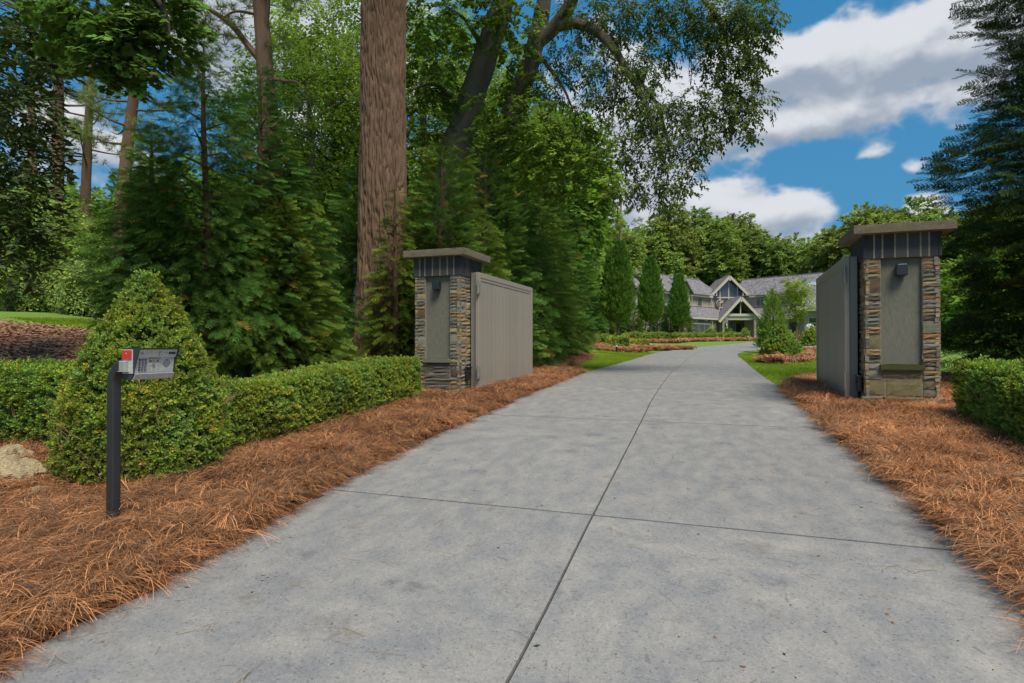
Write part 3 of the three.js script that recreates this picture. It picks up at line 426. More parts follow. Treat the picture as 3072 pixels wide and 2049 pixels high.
// shape(u, v, out): point and normal on the outside of the hedge, for u, v in 0..1
function hedge(name, label, category, p, turn, core, surf, n, mat, geo, size, seed, group, dry = .03) {
  const t = thing(name, label, category, p, turn, group), r = rng(seed), list = [];
  part('branches', core, M.twig, t);
  for (let i = 0; i < n; i++) {
    const [q, nn] = surf(r(), r()), d = nn.clone().add(V3((r() - .5) * 1.3, .35 + (r() - .5) * .9, (r() - .5) * 1.3)).normalize(), x = V3(r() - .5, r() - .5, r() - .5).cross(d).normalize();
    const lump = noise3(q.x * 2.6 + p.x, q.y * 2.6, q.z * 2.6 + p.z), big = noise3(q.x * 1.1 + p.x, q.y * 1.1 + 4, q.z * 1.1 + p.z), thin = noise3(q.x * 5 + 2, q.y * 3.2, q.z * 5 + p.z), depth = -r() * r() * size * 5 + lump * size * 2.2 + big * size * 1.5 + (r() < .06 ? size * (1 + r() * 2) : 0); if (thin < -.32 - r() * .2 && r() < .6) continue;
    const m = new THREE.Matrix4().makeBasis(x, d, V3().crossVectors(x, d)), s = (.75 + r() * .6); m.scale(V3(s, s, s)); m.setPosition(q.addScaledVector(nn, depth));
    const k = .62 + .34 * noise3(q.x * 1.5 + p.x, q.y * 1.5, q.z * 1.5) + r() * .75, cool = noise3(q.x * 3 + 9, q.y * 3, q.z * 3 + p.x); list.push([m, r() < dry ? lin(k * 2.1, k * 1.15, k * .9) : lin(k * (1.02 - cool * .25 + r() * .2), k, k * (1 + Math.max(0, cool) * .9))]);
  }
  scatter('foliage', geo, mat, list, t);
  if (size < .03) { const tw = []; for (let i = 0; i < n / 60; i++) { const [q, nn] = surf(r(), r() * r() * .7); if (nn.y > .6) continue; const d = nn.clone().multiplyScalar(.5).add(V3((r() - .5), .7 + r() * .6, (r() - .5))).normalize(); tw.push([place(q.addScaledVector(nn, .0), d, V3(r() - .5, r() - .5, r() - .5 + .01), .10 + r() * .16), null]); } scatter('twigs', twigGeo, M.dryTwig, tw, t); }
  return t;
}
function boxHedge(label, x0, x1, Z0, Z1, h, n, seed, o = {}) {   // a clipped run aligned with the axes
  const w = x1 - x0, l = Z1 - Z0, cx = (x0 + x1) / 2, cz = (Z0 + Z1) / 2, y = land(cx, cz), slope = (land(cx, Z1) - land(cx, Z0)) / l, rr = .06, c = o.core || .09;
  const core = new THREE.BoxGeometry(w - c * 2, h + .02 - c, l - c * 2, 2, 2, Math.max(2, (l * 2) | 0)), pos = core.attributes.position;
  for (let i = 0; i < pos.count; i++) pos.setY(i, pos.getY(i) + (h - c) / 2 - pos.getZ(i) * slope);
  const A = [w * l, w * h, w * h, l * h, l * h], sum = A.reduce((a, b) => a + b);
  const surf = (u, v) => { let k = u * sum, f = 0; while (k > A[f] && f < 4) k -= A[f++]; const s = k / A[f]; let q, n;
    if (f === 0) { q = V3((s - .5) * w, h, (v - .5) * l); n = V3(0, 1, 0); } else if (f < 3) { const e = f === 1 ? 1 : -1; q = V3((s - .5) * w, v * h, e * l / 2); n = V3(0, 0, e); } else { const e = f === 3 ? 1 : -1; q = V3(e * w / 2, v * h, (s - .5) * l); n = V3(e, 0, 0); }
    if (f > 0) { const belly = .035 * Math.sin(v * 3.1) - .05 * (1 - v) * (1 - v); q.addScaledVector(n, belly); if (v > .93) q.addScaledVector(n, -.03); } q.y += -q.z * slope; return [q, n.clone()]; };
  return hedge('boxwood_hedge', label, 'hedge', V3(cx, y, -cz), 0, core, surf, n, o.mat || M.box, o.geo || boxSprig[seed & 1], o.size || .022, seed, o.group, o.dry);
}
function boxCone(label, x, Z, R, h, n, seed, o = {}) {   // a clipped bullet
  const tab = [.88, .97, 1, .97, .90, .80, .66, .50, .33, .17, 0.01], prof = (t) => { const f = clamp(t, 0, .9999) * 10, i = Math.floor(f); return R * lerp(tab[i], tab[i + 1], f - i); };
  const pts = []; for (let i = 0; i <= 14; i++) { const t = i / 14; pts.push(new THREE.Vector2(Math.max(0.001, prof(t) * .84 - .07 - (o.size || .022)), t * h * .86)); }
  const core = new THREE.LatheGeometry(pts, 20);
  const surf = (u, v) => { const t = 1 - Math.sqrt(1 - v * .995), a = u * 6.2832, q = prof(t), sl = (prof(Math.max(0, t - .04)) - prof(Math.min(1, t + .04))) / (.08 * h); const n = V3(Math.cos(a), sl, Math.sin(a)).normalize(); return [V3(Math.cos(a) * q, t * h, Math.sin(a) * q), n]; };
  return hedge('boxwood_cone', label, 'shrub', onLand(x, Z, -.02), seed, core, surf, n, o.mat || M.box, o.geo || boxSprig[seed & 1], o.size || .022, seed, o.group, o.dry);
}
boxHedge('long clipped boxwood hedge running from the clipped cone to the grey pillar', -5.28, -4.6, 4.35, 8.35, .70, 15000, 3);
boxHedge('clipped boxwood hedge between the clipped cone and the leaf-strewn bank', -9.6, -5.3, 3.9, 4.75, .70, 13000, 4);
boxCone('large clipped boxwood cone behind the black keypad post', -4.88, 3.88, .63, 1.98, 13500, 5);
boxHedge('clipped boxwood hedge in front of the dark evergreen beside the mossy pillar', 2.45, 3.4, 5.2, 8.25, .72, 14000, 6);

// ------------------------------------------------------------------ rocks by the hedge
const rockMap = dataTex(256, (u, v) => { const n = tile(u, v, 9, 5, 13), m = tile(u, v, 60, 3, 2), k = 190 + n * 60 + m * 40; return [k + 6, k - 6 - n * 10, k - 34 - n * 30]; });
M.rock = std({ map: rockMap, color: lin(.62, .56, .47), roughness: .95, bumpMap: stoneBump, bumpScale: .02 });
function rock(label, x, Z, a, b, c, seed) {
  const g = new THREE.IcosahedronGeometry(1, 5), p = g.attributes.position; for (let i = 0; i < p.count; i++) { const v = V3().fromBufferAttribute(p, i), n = fbm(v.x * 1.1 + seed, v.y * 1.1, v.z * 1.1, 5), f = Math.abs(fbm(v.x * 2.4 + seed, v.y * 4, v.z * 2.4, 3)); v.multiplyScalar(1 + n * .5 - f * .28); p.setXYZ(i, v.x * a, v.y * b, v.z * c); }
  g.computeVertexNormals(); const t = thing('garden_rock', label, 'rock', onLand(x, Z, b * .45), seed); part('stone', g, M.rock, t);
}
const rk = (u, d) => { const p = at(u, 1040, d); return [p.x, -p.z]; };
rock('large pale weathered rock at the foot of the boxwood hedge', ...rk(48, 4.95), .24, .2, .2, 3); rock('small rounded tan rock beside the larger pale rock', ...rk(132, 4.72), .12, .09, .1, 8); rock('flat buff rock wedged behind the large pale rock', ...rk(20, 5.35), .22, .17, .18, 14); rock('little grey stone tucked between the two pale rocks', ...rk(100, 4.98), .08, .07, .07, 19);
// ------------------------------------------------------------------ bark
const barkTex = (a, b, seed, stretch = 5) => { const f = (u, v) => { const n = 1 - Math.abs(tile(u, v / stretch, 34, 4, seed)) * 3.2, m = tile(u, v, 50, 3, seed + 2); return clamp(n * .75 + .25 + m * .35, 0, 1); };
  return [dataTex(256, (u, v) => { const k = f(u, v); return [lerp(a[0], b[0], k), lerp(a[1], b[1], k), lerp(a[2], b[2], k)]; }), dataTex(256, (u, v) => { const k = f(u, v) * 255; return [k, k, k]; }, false)]; };
const barkMat = (a, b, seed, rep, bump, stretch) => { const [c, h] = barkTex(a, b, seed, stretch); c.repeat.set(rep, rep); h.repeat.set(rep, rep); return std({ map: c, bumpMap: h, bumpScale: bump, roughness: 1 }); };
M.barkGrey = barkMat([92, 82, 72], [128, 116, 102], 3, 1.1, .03, 4); M.barkPine = barkMat([118, 88, 72], [156, 124, 104], 9, .9, .03, 3); M.barkOak = barkMat([88, 80, 68], [134, 124, 108], 15, 1.2, .03, 4); M.barkRed = barkMat([88, 62, 46], [120, 88, 66], 6, 2.5, .015, 5);

// ------------------------------------------------------------------ leaf sprays
function leafSpray(seed, n, span, leaf, wide, droop, lobed) {   // leaves on a short twig along +x
  const r = rng(seed), b = new Bag();
  for (let i = 0; i < n; i++) {
    const t = (i + r()) / n, o = V3(t * span, (r() - .5) * span * .35 - droop * t * t * span, (r() - .5) * span * .75 * (1 - .4 * t)), a = (r() - .5) * 3.0, el = -droop * .9 + (r() - .5) * .9, L = leaf * (.7 + r() * .6);
    const d = V3(Math.cos(a) * Math.cos(el), Math.sin(el), Math.sin(a) * Math.cos(el)), s = V3().crossVectors(d, V3((r() - .5) * .9, 1, (r() - .5) * .9)).normalize().multiplyScalar(L * wide), up = V3().crossVectors(s, d).normalize().multiplyScalar(L * .12 * (r() - .3)), q = .6 + r() * .7, k = [q * (.85 + r() * .4), q, q * (.8 + r() * .3)];
    const tip = o.clone().addScaledVector(d, L);
    if (lobed) { const m1 = o.clone().addScaledVector(d, L * .25), m2 = o.clone().addScaledVector(d, L * .62); b.tri(o, m1.clone().add(s).add(up), m2, k); b.tri(o, m2, m1.clone().sub(s).add(up), k); b.tri(m1, m2.clone().addScaledVector(s, .8), tip, k); b.tri(m1, tip, m2.clone().addScaledVector(s, -.8), k); }
    else { const mid = o.clone().addScaledVector(d, L * .48); b.tri(o, mid.clone().add(s).add(up), tip, k); b.tri(o, tip, mid.clone().sub(s).add(up), k); }
  }
  return b.geo();
}
// flat feathery spray of a cypress: axis, side shoots, scale-leaf tips
function frond(seed, pairs, curl) {
  const r = rng(seed), b = new Bag(), pt = (t) => V3(t, .10 * t - curl * t * t, .03 * Math.sin(t * 5 + seed));
  for (let i = 0; i < pairs; i++) for (const s of [-1, 1]) {
    const t = .08 + .9 * (i + r() * .6) / pairs, o = pt(t), L = (.34 * Math.pow(1 - t, .7) + .09) * (.75 + r() * .5), a = .75 + r() * .25, d = V3(Math.cos(a), -curl * .9 * t + (r() - .5) * .25, s * Math.sin(a)).normalize(), n = 5, q = .6 + r() * .65;
    for (let j = 0; j < n; j++) for (const e of [-1, 1]) {
      const f = (j + .2) / n, p = o.clone().addScaledVector(d, L * f), l = (.085 * (1 - f * .5)) * (.7 + r() * .6), w = V3(-d.z, 0, d.x).multiplyScalar(e * .75).add(d).normalize(), c = V3(-w.z, (r() - .5) * .6, w.x).normalize().multiplyScalar(.012), K = [q * (.72 + f * .62), q * (.78 + f * .45), q * .85];  // lighter towards the tip: new growth, plus sunlit-tip and shaded-interior contrast painted in
      b.tri(p.clone().add(c), p.clone().addScaledVector(w, l), p.clone().sub(c), K);
    }
    const c = V3(-d.z, 0, d.x).multiplyScalar(.009); b.tri(o.clone().add(c), o.clone().addScaledVector(d, L * 1.05), o.clone().sub(c), [q * .9, q * .85, q * .8]);
  }
  return b.geo();
}
function needleTuft(seed, n, w) { const r = rng(seed), b = new Bag(); for (let i = 0; i < n; i++) { const a = r() * 6.283, e = r() * 1.5 - .35, d = V3(Math.cos(a) * Math.cos(e), Math.sin(e), Math.sin(a) * Math.cos(e)), s = V3(-d.z, r() - .5, d.x).normalize().multiplyScalar(w), o = d.clone().multiplyScalar(.08), q = .6 + r() * .7; b.tri(o.clone().add(s), d.clone().multiplyScalar(.8 + r() * .4), o.clone().sub(s), [q, q, q]); } return b.geo(); }
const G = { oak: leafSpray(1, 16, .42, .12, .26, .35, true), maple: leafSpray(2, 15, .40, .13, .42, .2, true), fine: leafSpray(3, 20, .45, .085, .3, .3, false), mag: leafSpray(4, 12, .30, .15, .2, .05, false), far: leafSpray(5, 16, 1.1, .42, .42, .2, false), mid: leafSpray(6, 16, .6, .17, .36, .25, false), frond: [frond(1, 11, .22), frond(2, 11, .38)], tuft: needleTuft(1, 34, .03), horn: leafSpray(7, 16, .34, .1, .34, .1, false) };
M.leafOak = leafMat(lin(.135, .195, .045), .42, .12); M.leafLight = leafMat(lin(.21, .33, .045), .5, .1); M.leafMaple = leafMat(lin(.12, .22, .04), .4, .1); M.leafMag = leafMat(lin(.075, .12, .03), .2, .6); M.leafFar = leafMat(lin(.31, .45, .11), .4); M.leafFarWarm = leafMat(lin(.34, .43, .115), .35); M.leafFarDark = leafMat(lin(.23, .36, .09), .35);  // leafFar colours are brightened to paint in the haze of distance
M.cypress = leafMat(lin(.125, .22, .042), .28); M.cypressDark = leafMat(lin(.14, .27, .065), .35); M.evergreen = leafMat(lin(.055, .11, .038), .3); M.pineNeedle = leafMat(lin(.22, .27, .085), .3); M.horn = leafMat(lin(.15, .30, .05), .4); M.bare = barkMat([70, 56, 46], [96, 78, 62], 21, 3, .01, 4);

// crown: clumps [centre, radius], sprays spread through each
function sprays(clumps, per, seed, size, o = {}) {
  const r = rng(seed), list = [], drop = o.droop ?? .2;
  for (const [c, R, k] of clumps) {
    const n = Math.max(3, Math.round(per * R * R * (k || 1))), tone = .78 + r() * .44;
    for (let i = 0; i < n; i++) {
      const z = r() * 2 - 1, a = r() * 6.283, q = Math.sqrt(1 - z * z), out = V3(q * Math.cos(a), z * .8, q * Math.sin(a)), rr = R * (.25 + .75 * Math.sqrt(r())) * (1 + .3 * noise3(out.x * 2 + c.x, out.y * 2 + c.y, out.z * 2));
      const p = c.clone().addScaledVector(out, rr), d = V3(out.x + (r() - .5) * .9, (out.y - drop) * .6 + (r() - .5) * .7, out.z + (r() - .5) * .9).normalize(), s = size * (.7 + r() * .6), f = tone * (.8 + r() * .45);
      list.push([place(p, d, V3((r() - .5) * .8, 1, (r() - .5) * .8), s), lin(f * (1 + (r() - .5) * .2), f, f)]);
    }
  }
  return list;
}
function limbs(t, base, clumps, r0, mat, seed, name = 'limb') {   // a limb from a point on the trunk to each clump
  const r = rng(seed);
  for (const [c, R] of clumps) { const a = base(c, r), m = a.clone().lerp(c, .5); m.y -= .08 * a.distanceTo(c) * (r() - .2); m.x += (r() - .5) * .3; const q = r0 * clamp(R / 1.4, .5, 1.3) * (.8 + r() * .4); part(name, tube([a, m, c.clone().lerp(m, .05)], [q, q * .7, q * .22], 6), mat, t); }
}
function leafTree(o) {   // o: x, Z, h, trunkR, lean [dx, dz], clumps | crown {y, rx, ry, n}
  const r = rng(o.seed), y0 = land(o.x, o.Z) - .1, t = thing(o.name || 'broadleaf_tree', o.label, 'tree', V3(o.x, y0, -o.Z), 0, o.group), lean = o.lean || [0, 0], pt = (f) => V3(lean[0] * f * f, o.h * f, -lean[1] * f * f);
  part('trunk', tube([0, .2, .45, .7, .92].map((f, i) => pt(f).add(V3((i % 3 - 1) * .06, 0, ((i + 1) % 3 - 1) * .06))), [o.trunkR * 1.35, o.trunkR, o.trunkR * .8, o.trunkR * .5, o.trunkR * .15], 12, .12, o.seed), o.bark || M.barkGrey, t);
  let clumps = o.clumps && o.clumps.map(([u, v, d, R]) => [at(u, v, d).sub(t.position), R / FOCAL * d]);
  if (!clumps) { clumps = []; const { y, rx, ry, n } = o.crown; for (let i = 0; i < n; i++) { const k = (i + .5) / n * 2 - 1, a = i * 2.4 + r() * .8, q = Math.sqrt(Math.max(0, 1 - k * k)), f = .55 + .45 * Math.sqrt(r()); clumps.push([V3(lean[0] + Math.cos(a) * q * rx * f, y + k * ry * f, Math.sin(a) * q * rx * f), (.34 + r() * .2) * Math.min(rx, ry * 1.2)]); } }
  limbs(t, (c, rr) => pt(clamp((c.y - .5 - Math.hypot(c.x, c.z) * .45) / o.h, .18, .9)), clumps.filter((_, i) => i % (o.limbStep || 1) === 0), o.trunkR * .32, o.bark || M.barkGrey, o.seed + 1);
  scatter('crown', o.geo || G.mid, o.mat || M.leafLight, sprays(clumps, o.per || 60, o.seed + 2, o.size || 1, o), t);
  return t;
}
function conifer(o) {
  const r = rng(o.seed), t = thing(o.name || 'cypress_tree', o.label, 'tree', onLand(o.x, o.Z, -.08), 0, o.group), list = [], h = o.h, b0 = o.bare || .04, tone = .86 + r() * .3, warm = .8 + r() * .45, wob = V3((r() - .5) * .3, 0, (r() - .5) * .3);
  part('trunk', tube([V3(0, 0, 0), V3(wob.x, h * .4, wob.z), V3(0, h * .75, 0), V3(0, h * .97, 0)], [o.trunkR || .1, (o.trunkR || .1) * .75, .04, .012], 9, .08, o.seed), o.bark || M.barkRed, t);
  const n = o.n, env = (f) => o.R * Math.pow(1 - f, o.pow || .8) * (f < .1 ? .8 + f * 2 : 1) + .05, nb = o.branches ?? 14;
  for (let i = 0; i < nb; i++) { const f = .1 + .72 * i / nb, a = i * 2.4, L = env(f) * .7, y = f * h; part('branch', tube([V3(0, y, 0), V3(Math.cos(a) * L * .5, y + L * .22, Math.sin(a) * L * .5), V3(Math.cos(a) * L, y + L * (o.rise ?? .3), Math.sin(a) * L)], [.022, .014, .005], 5), o.bark || M.barkRed, t); }
  for (let i = 0; i < n; i++) {
    const f = b0 + (1 - b0) * (1 - Math.pow(r(), o.bias || .58)), a = r() * 6.283, lump = 1 + (o.lump ?? .32) * noise3(Math.cos(a) * 1.8 + o.seed, f * h * .9, Math.sin(a) * 1.8), R = env(f) * lump, rr = R * (.3 + .7 * Math.pow(r(), .55)), len = (o.len || .55) * (.65 + r() * .6) * (1 - .35 * f);
    const y = f * h + (rr / Math.max(.2, R)) * (o.rise ?? .3) * R * .5, el = (o.el ?? .35) + f * .55 + (r() - .5) * .6, az = a + (r() - .5) * .9, d = V3(Math.cos(az) * Math.cos(el), Math.sin(el), Math.sin(az) * Math.cos(el));
    const k = tone * (.62 + .4 * noise3(Math.cos(a) * 2 + o.seed, y * .8, Math.sin(a) * 2) + r() * .75), dead = r() < .025; list.push([place(V3(Math.cos(a) * (rr - len * .4), y, Math.sin(a) * (rr - len * .4)), d, V3((r() - .5) * 2.2, .8, (r() - .5) * 2.2), len), dead ? lin(k * 2.2, k * .85, k * 1.1) : lin(k * (.95 + r() * .2) * warm, k, k * (2 - warm))]);
  }
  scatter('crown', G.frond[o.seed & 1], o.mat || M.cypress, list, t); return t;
}
function pine(o) {
  const r = rng(o.seed), t = thing('pine_tree', o.label, 'tree', onLand(o.x, o.Z, -.1), 0, o.group), h = o.h, lean = o.lean || [0, 0], pt = (f) => V3(lean[0] * f + .15 * Math.sin(f * 5 + o.seed), h * f, -lean[1] * f), list = [];
  part('trunk', tube([0, .15, .35, .55, .75, .95].map(pt), [o.trunkR * 1.25, o.trunkR, o.trunkR * .9, o.trunkR * .75, o.trunkR * .5, .05], 14, .08, o.seed), o.bark || M.barkPine, t);
  const n = o.limbs || 26;
  for (let i = 0; i < n; i++) {
    const f = (o.from || .45) + (1 - (o.from || .45)) * (i + .5) / n, a = i * 2.4 + r(), L = (o.R || 2.6) * (1.25 - f) * (.6 + r() * .7), p = pt(f), e = p.clone().add(V3(Math.cos(a) * L, L * (.1 + .45 * r()) * (f > .7 ? 1 : .5), Math.sin(a) * L)), m = p.clone().lerp(e, .5).add(V3(0, -.12 * L + r() * .2, 0));
    part('limb', tube([p, m, e], [o.trunkR * .2, o.trunkR * .13, .012], 6), o.bark || M.barkPine, t);
    const k = o.tufts || 16; for (let j = 0; j < k; j++) { const q = .35 + .65 * Math.sqrt(r()), c = (q < .5 ? p.clone().lerp(m, q * 2) : m.clone().lerp(e, q * 2 - 1)).add(V3((r() - .5) * L * .42, (r() - .3) * L * .22, (r() - .5) * L * .42)), s = .26 * (.7 + r() * .7), tn = .7 + r() * .6; list.push([place(c, V3(r() - .5, .5 + r(), r() - .5), V3(r() - .5, .3, r() - .5), s), lin(tn, tn, tn)]); }
  }
  scatter('crown', G.tuft, M.pineNeedle, list, t); return t;
}

// ------------------------------------------------------------------ the big furrowed trunk
{
  const x = -6.85, Z = 10.85, t = thing('giant_tree', 'giant tree with deeply furrowed brown trunk rising behind the grey pillar', 'tree', onLand(x, Z, -.15));
  const nr = 360, nh = 620, H = 17, p = [], uv = [], c = [], idx = [], col = lin(.165, .10, .062);
  for (let j = 0; j <= nh; j++) for (let i = 0; i <= nr; i++) {
    const a = i / nr * Math.PI * 2, y = Math.pow(j / nh, 1.25) * H, R = .50 + .16 * Math.exp(-y * 1.1) + .05 * Math.max(0, 1 - y / 6) - y * .004, ca = Math.cos(a), sa = Math.sin(a);
    // furrows: long wandering ridges that join and part
    const warp = noise3(ca * 2, y * .8, sa * 2) * .12 + noise3(ca * 5, y * 3, sa * 5) * .05, f = noise3((ca + warp * sa) * 8.5, y * 1.5, (sa - warp * ca) * 7.5) * .8 + noise3((ca + warp * sa) * 16 + 7, y * 4, (sa - warp * ca) * 15) * .35, ridge = 1 - Math.pow(clamp(Math.abs(f) * 2.6, 0, 1), .7) , fin = noise3(ca * 30, y * 22, sa * 30);
    const q = R - ridge * .06 + fin * .004 + .02 * noise3(ca * 1.5, y * .5, sa * 1.5) + (y < 1.2 ? .06 * (1.2 - y) * Math.max(0, Math.sin(a * 5)) : 0);
    p.push(ca * q, y, sa * q); uv.push(i / nr * 4, y); const tint = .9 + .22 * noise3(ca * 3, y * .8, sa * 3 + 5) + .12 * fin; c.push(col.r * tint, col.g * tint, col.b * tint);
    if (i && j) { const b = j * (nr + 1) + i; idx.push(b - nr - 2, b, b - nr - 1, b - nr - 2, b - 1, b); }
  }
  const g = new THREE.BufferGeometry(); g.setAttribute('position', new THREE.Float32BufferAttribute(p, 3)); g.setAttribute('uv', new THREE.Float32BufferAttribute(uv, 2)); g.setAttribute('color', new THREE.Float32BufferAttribute(c, 3)); g.setIndex(idx); g.computeVertexNormals();
  part('trunk', g, std({ vertexColors: true, roughness: 1 }), t);
  const cl = []; const r = rng(3); for (let i = 0; i < 12; i++) { const a = i * 2.4; cl.push([V3(Math.cos(a) * (2 + r() * 2), 15 + r() * 5, Math.sin(a) * (2 + r() * 2)), 1.6]); }
  limbs(t, () => V3(0, 14 + r() * 2.5, 0), cl, .16, M.barkGrey, 5); scatter('crown', G.mid, M.leafLight, sprays(cl, 22, 9, 1.2), t);
}
// ------------------------------------------------------------------ leaning oak: two trunks and the long limb over the drive
{
  const base = onLand(-7.6, 15.6, -.2), t = thing('oak_tree', 'old oak with two leaning dark trunks and a long limb hanging over the drive', 'tree', base), L = (u, v, d) => at(u, v, d).sub(base);
  const tr = (name, pts, radii, n = 12) => part(name, tube(pts, radii, n, .14, pts.length), M.barkOak, t);
  tr('trunk', [V3(0, 0, 0), V3(.1, 2, .1), L(1345, 560, 17), L(1375, 420, 16.9), L(1430, 240, 16.8), L(1478, 100, 16.6), L(1520, -40, 16.4), L(1560, -200, 16.2)], [.62, .5, .42, .40, .38, .34, .32, .27, .2], 16);
  tr('trunk', [V3(.35, .3, .1), V3(.6, 2, .1), L(1455, 560, 17.3), L(1500, 420, 17), L(1560, 270, 16.8), L(1600, 150, 16.6), L(1625, 40, 16.5), L(1650, -120, 16.4)], [.42, .36, .34, .30, .27, .25, .22, .15], 14);
  tr('limb', [L(1605, 130, 16.6), L(1660, 80, 16.4), L(1710, 10, 16), L(1760, -120, 15.5)], [.2, .19, .17, .1]);
  tr('limb', [L(1665, 75, 16.4), L(1720, 65, 16), L(1790, 90, 15.4), L(1850, 155, 15), L(1890, 220, 14.8), L(1935, 300, 14.6), L(1960, 370, 14.5), L(1990, 470, 14.4)], [.17, .14, .12, .10, .08, .065, .05, .02]);
  tr('limb', [L(1885, 215, 14.8), L(1960, 290, 14.6), L(2000, 400, 14.4), L(2010, 470, 14.3)], [.06, .045, .03, .012], 7);
  tr('limb', [L(1760, -120, 15.5), L(1900, -150, 15), L(2060, -60, 14.6), L(2160, 60, 14.4), L(2190, 150, 14.3)], [.1, .09, .07, .04, .015], 8);
  tr('limb', [L(1855, 210, 15), L(1845, 290, 15), L(1838, 380, 15)], [.03, .02, .01], 6);
  for (const q of [[[1370, 430, 16.9], [1300, 400, 16.6], [1240, 420, 16.4]], [[1365, 300, 16.9], [1300, 250, 16.4], [1225, 270, 16.2]], [[1450, 150, 16.7], [1400, 60, 16.3], [1330, 10, 16]], [[1600, 140, 16.6], [1640, 190, 16.2], [1690, 260, 15.9], [1720, 330, 15.8]]]) tr('limb', q.map((a) => L(...a)), [.08, .05, .02], 7);
  const C = [[2270, 60, 14.2, 70], [2230, 20, 14.3, 80], [2160, 50, 14.4, 85], [2240, 130, 14.2, 75], [2210, 220, 14.2, 75], [2260, 300, 14.1, 60], [2150, 160, 14.4, 70], [2180, 310, 14.2, 70], [2230, 360, 14.1, 55], [2080, 30, 14.6, 70], [2090, 110, 14.6, 60], [2130, 380, 14.2, 60], [2060, 300, 14.3, 60], [2080, 430, 14.2, 60], [2040, 520, 14.2, 60], [2020, 590, 14.2, 45], [1960, 560, 14.3, 55], [1930, 480, 14.4, 60], [1980, 420, 14.4, 60], [2010, 350, 14.4, 60], [1950, 330, 14.6, 60], [1880, 380, 14.7, 60], [1850, 460, 14.8, 55], [1870, 560, 14.6, 45], [1900, 280, 14.8, 60], [1830, 250, 15, 65], [1780, 190, 15.2, 60], [1900, 170, 15, 60], [1960, 200, 14.8, 55], [1840, 60, 15.3, 80], [1930, 40, 15, 70], [2000, 10, 14.8, 60], [1760, 20, 15.6, 80], [1780, 320, 15.3, 60], [1720, 400, 15.6, 55], [1990, 130, 14.8, 45], [1650, 240, 16.2, 60], [1700, 150, 16, 60]].map(([u, v, d, R]) => [L(u, v, d), R / FOCAL * d]);
  scatter('crown', G.oak, M.leafOak, sprays(C, 255, 41, .72, { droop: .55 }), t);
  // leafier shoots round the trunks
  const D = [[1560, 60, 16.2, 80], [1500, 330, 16, 70], [1540, 430, 16, 80], [1460, 420, 16, 55], [1600, 380, 15.8, 90], [1580, 250, 16, 60], [1470, 30, 16, 60], [1540, 160, 16, 60], [1640, 470, 15.6, 95], [1700, 520, 15.8, 90], [1290, 380, 16.4, 70], [1260, 260, 16.4, 80], [1320, 160, 16.2, 80], [1390, 60, 16.2, 90], [1280, 60, 16.4, 80], [1340, 290, 16.6, 60]].map(([u, v, d, R]) => [L(u, v, d), R / FOCAL * d]);
  const sh = scatter('shoots', G.maple, M.leafLight, sprays(D, 115, 43, .75, { droop: .5 }), t); sh.userData.label = 'brighter young leaves round the trunks';
}
// ------------------------------------------------------------------ loose cypresses behind the boxwood hedge, and the dense row along the drive
const CY1 = [[-9.0, 7.25, 4.3, 1.0, 'feathery cypress behind the clipped cone, shortest of the loose row'], [-8.1, 7.45, 5.9, 1.5, 'tall feathery cypress behind the boxwood hedge with bare grey stem showing'], [-8.0, 8.6, 5.8, 1.5, 'feathery cypress next to the tall one with a bare stem'], [-8.25, 9.4, 4.9, 1.15, 'feathery cypress just short of the giant furrowed trunk'], [-7.3, 8.35, 3.4, 1.0, 'low loose cypress directly behind the boxwood hedge'], [-6.05, 10.0, 3.9, .62, 'thin cypress sapling growing up in front of the giant furrowed trunk']];
CY1.forEach(([x, Z, h, R, label], i) => conifer({ x, Z, h, R, seed: 50 + i, n: R < .7 ? 900 : 4200, len: .27, el: -.3, rise: .35, mat: M.cypress, label, trunkR: .07, pow: .75, lump: .75, branches: 30, bare: .02 }));
const CY2 = [[-5.65, 11.2, 4.9, 1.1, M.cypress], [-6.2, 12.7, 5.6, 1.45, M.cypress], [-6.0, 14.4, 5.9, 1.5, M.cypress], [-6.1, 16.2, 6.4, 1.6, M.cypress], [-6.2, 18.2, 6.6, 1.7, M.cypress], [-6.4, 20.4, 7.2, 1.7, M.cypress], [-6.6, 22.8, 7.4, 1.8, M.cypress]];
CY2.forEach(([x, Z, h, R, mat], i) => conifer({ x, Z, h, R, seed: 60 + i, n: 2300, len: .4, el: -.1, rise: .1, mat, trunkR: .09, pow: .45, lump: .35, branches: 4, group: 'cypress screen along the drive', label: ['narrow cypress squeezed between the giant trunk and the grey pillar', 'dense cypress rising behind the hinge end of the open gate by the hedge', 'dense cypress rising behind the middle of the open gate by the hedge', 'dense cypress at the free end of the open gate by the hedge', 'dense cypress first past the open gate in the screen beside the lawn', 'dense cypress second past the open gate in the screen beside the lawn', 'last dense cypress of the screen, beside the lawn'][i] }));
conifer({ x: -7.9, Z: 11.9, h: 5.2, R: 1.5, seed: 71, n: 1100, len: .55, el: .1, mat: M.cypress, label: 'cypress half hidden directly behind the giant furrowed trunk', trunkR: .08, pow: .7 });
// ------------------------------------------------------------------ dark evergreens on the other side
conifer({ name: 'evergreen_tree', x: 6.8, Z: 12.6, h: 12.6, R: 3.4, seed: 80, bias: .8, n: 12500, len: .5, el: .0, rise: .02, mat: M.evergreen, label: 'tall dark evergreen towering behind the mossy pillar', trunkR: .2, pow: .55, lump: .4, branches: 26, bare: .02 });
conifer({ name: 'evergreen_tree', x: 8.5, Z: 9.8, h: 9.5, R: 2.7, seed: 81, bias: .75, n: 7500, len: .48, el: .0, rise: .02, mat: M.evergreen, label: 'dark evergreen standing behind the boxwood hedge beside the tallest evergreen', trunkR: .18, pow: .6, lump: .45, branches: 20, bare: .02 });
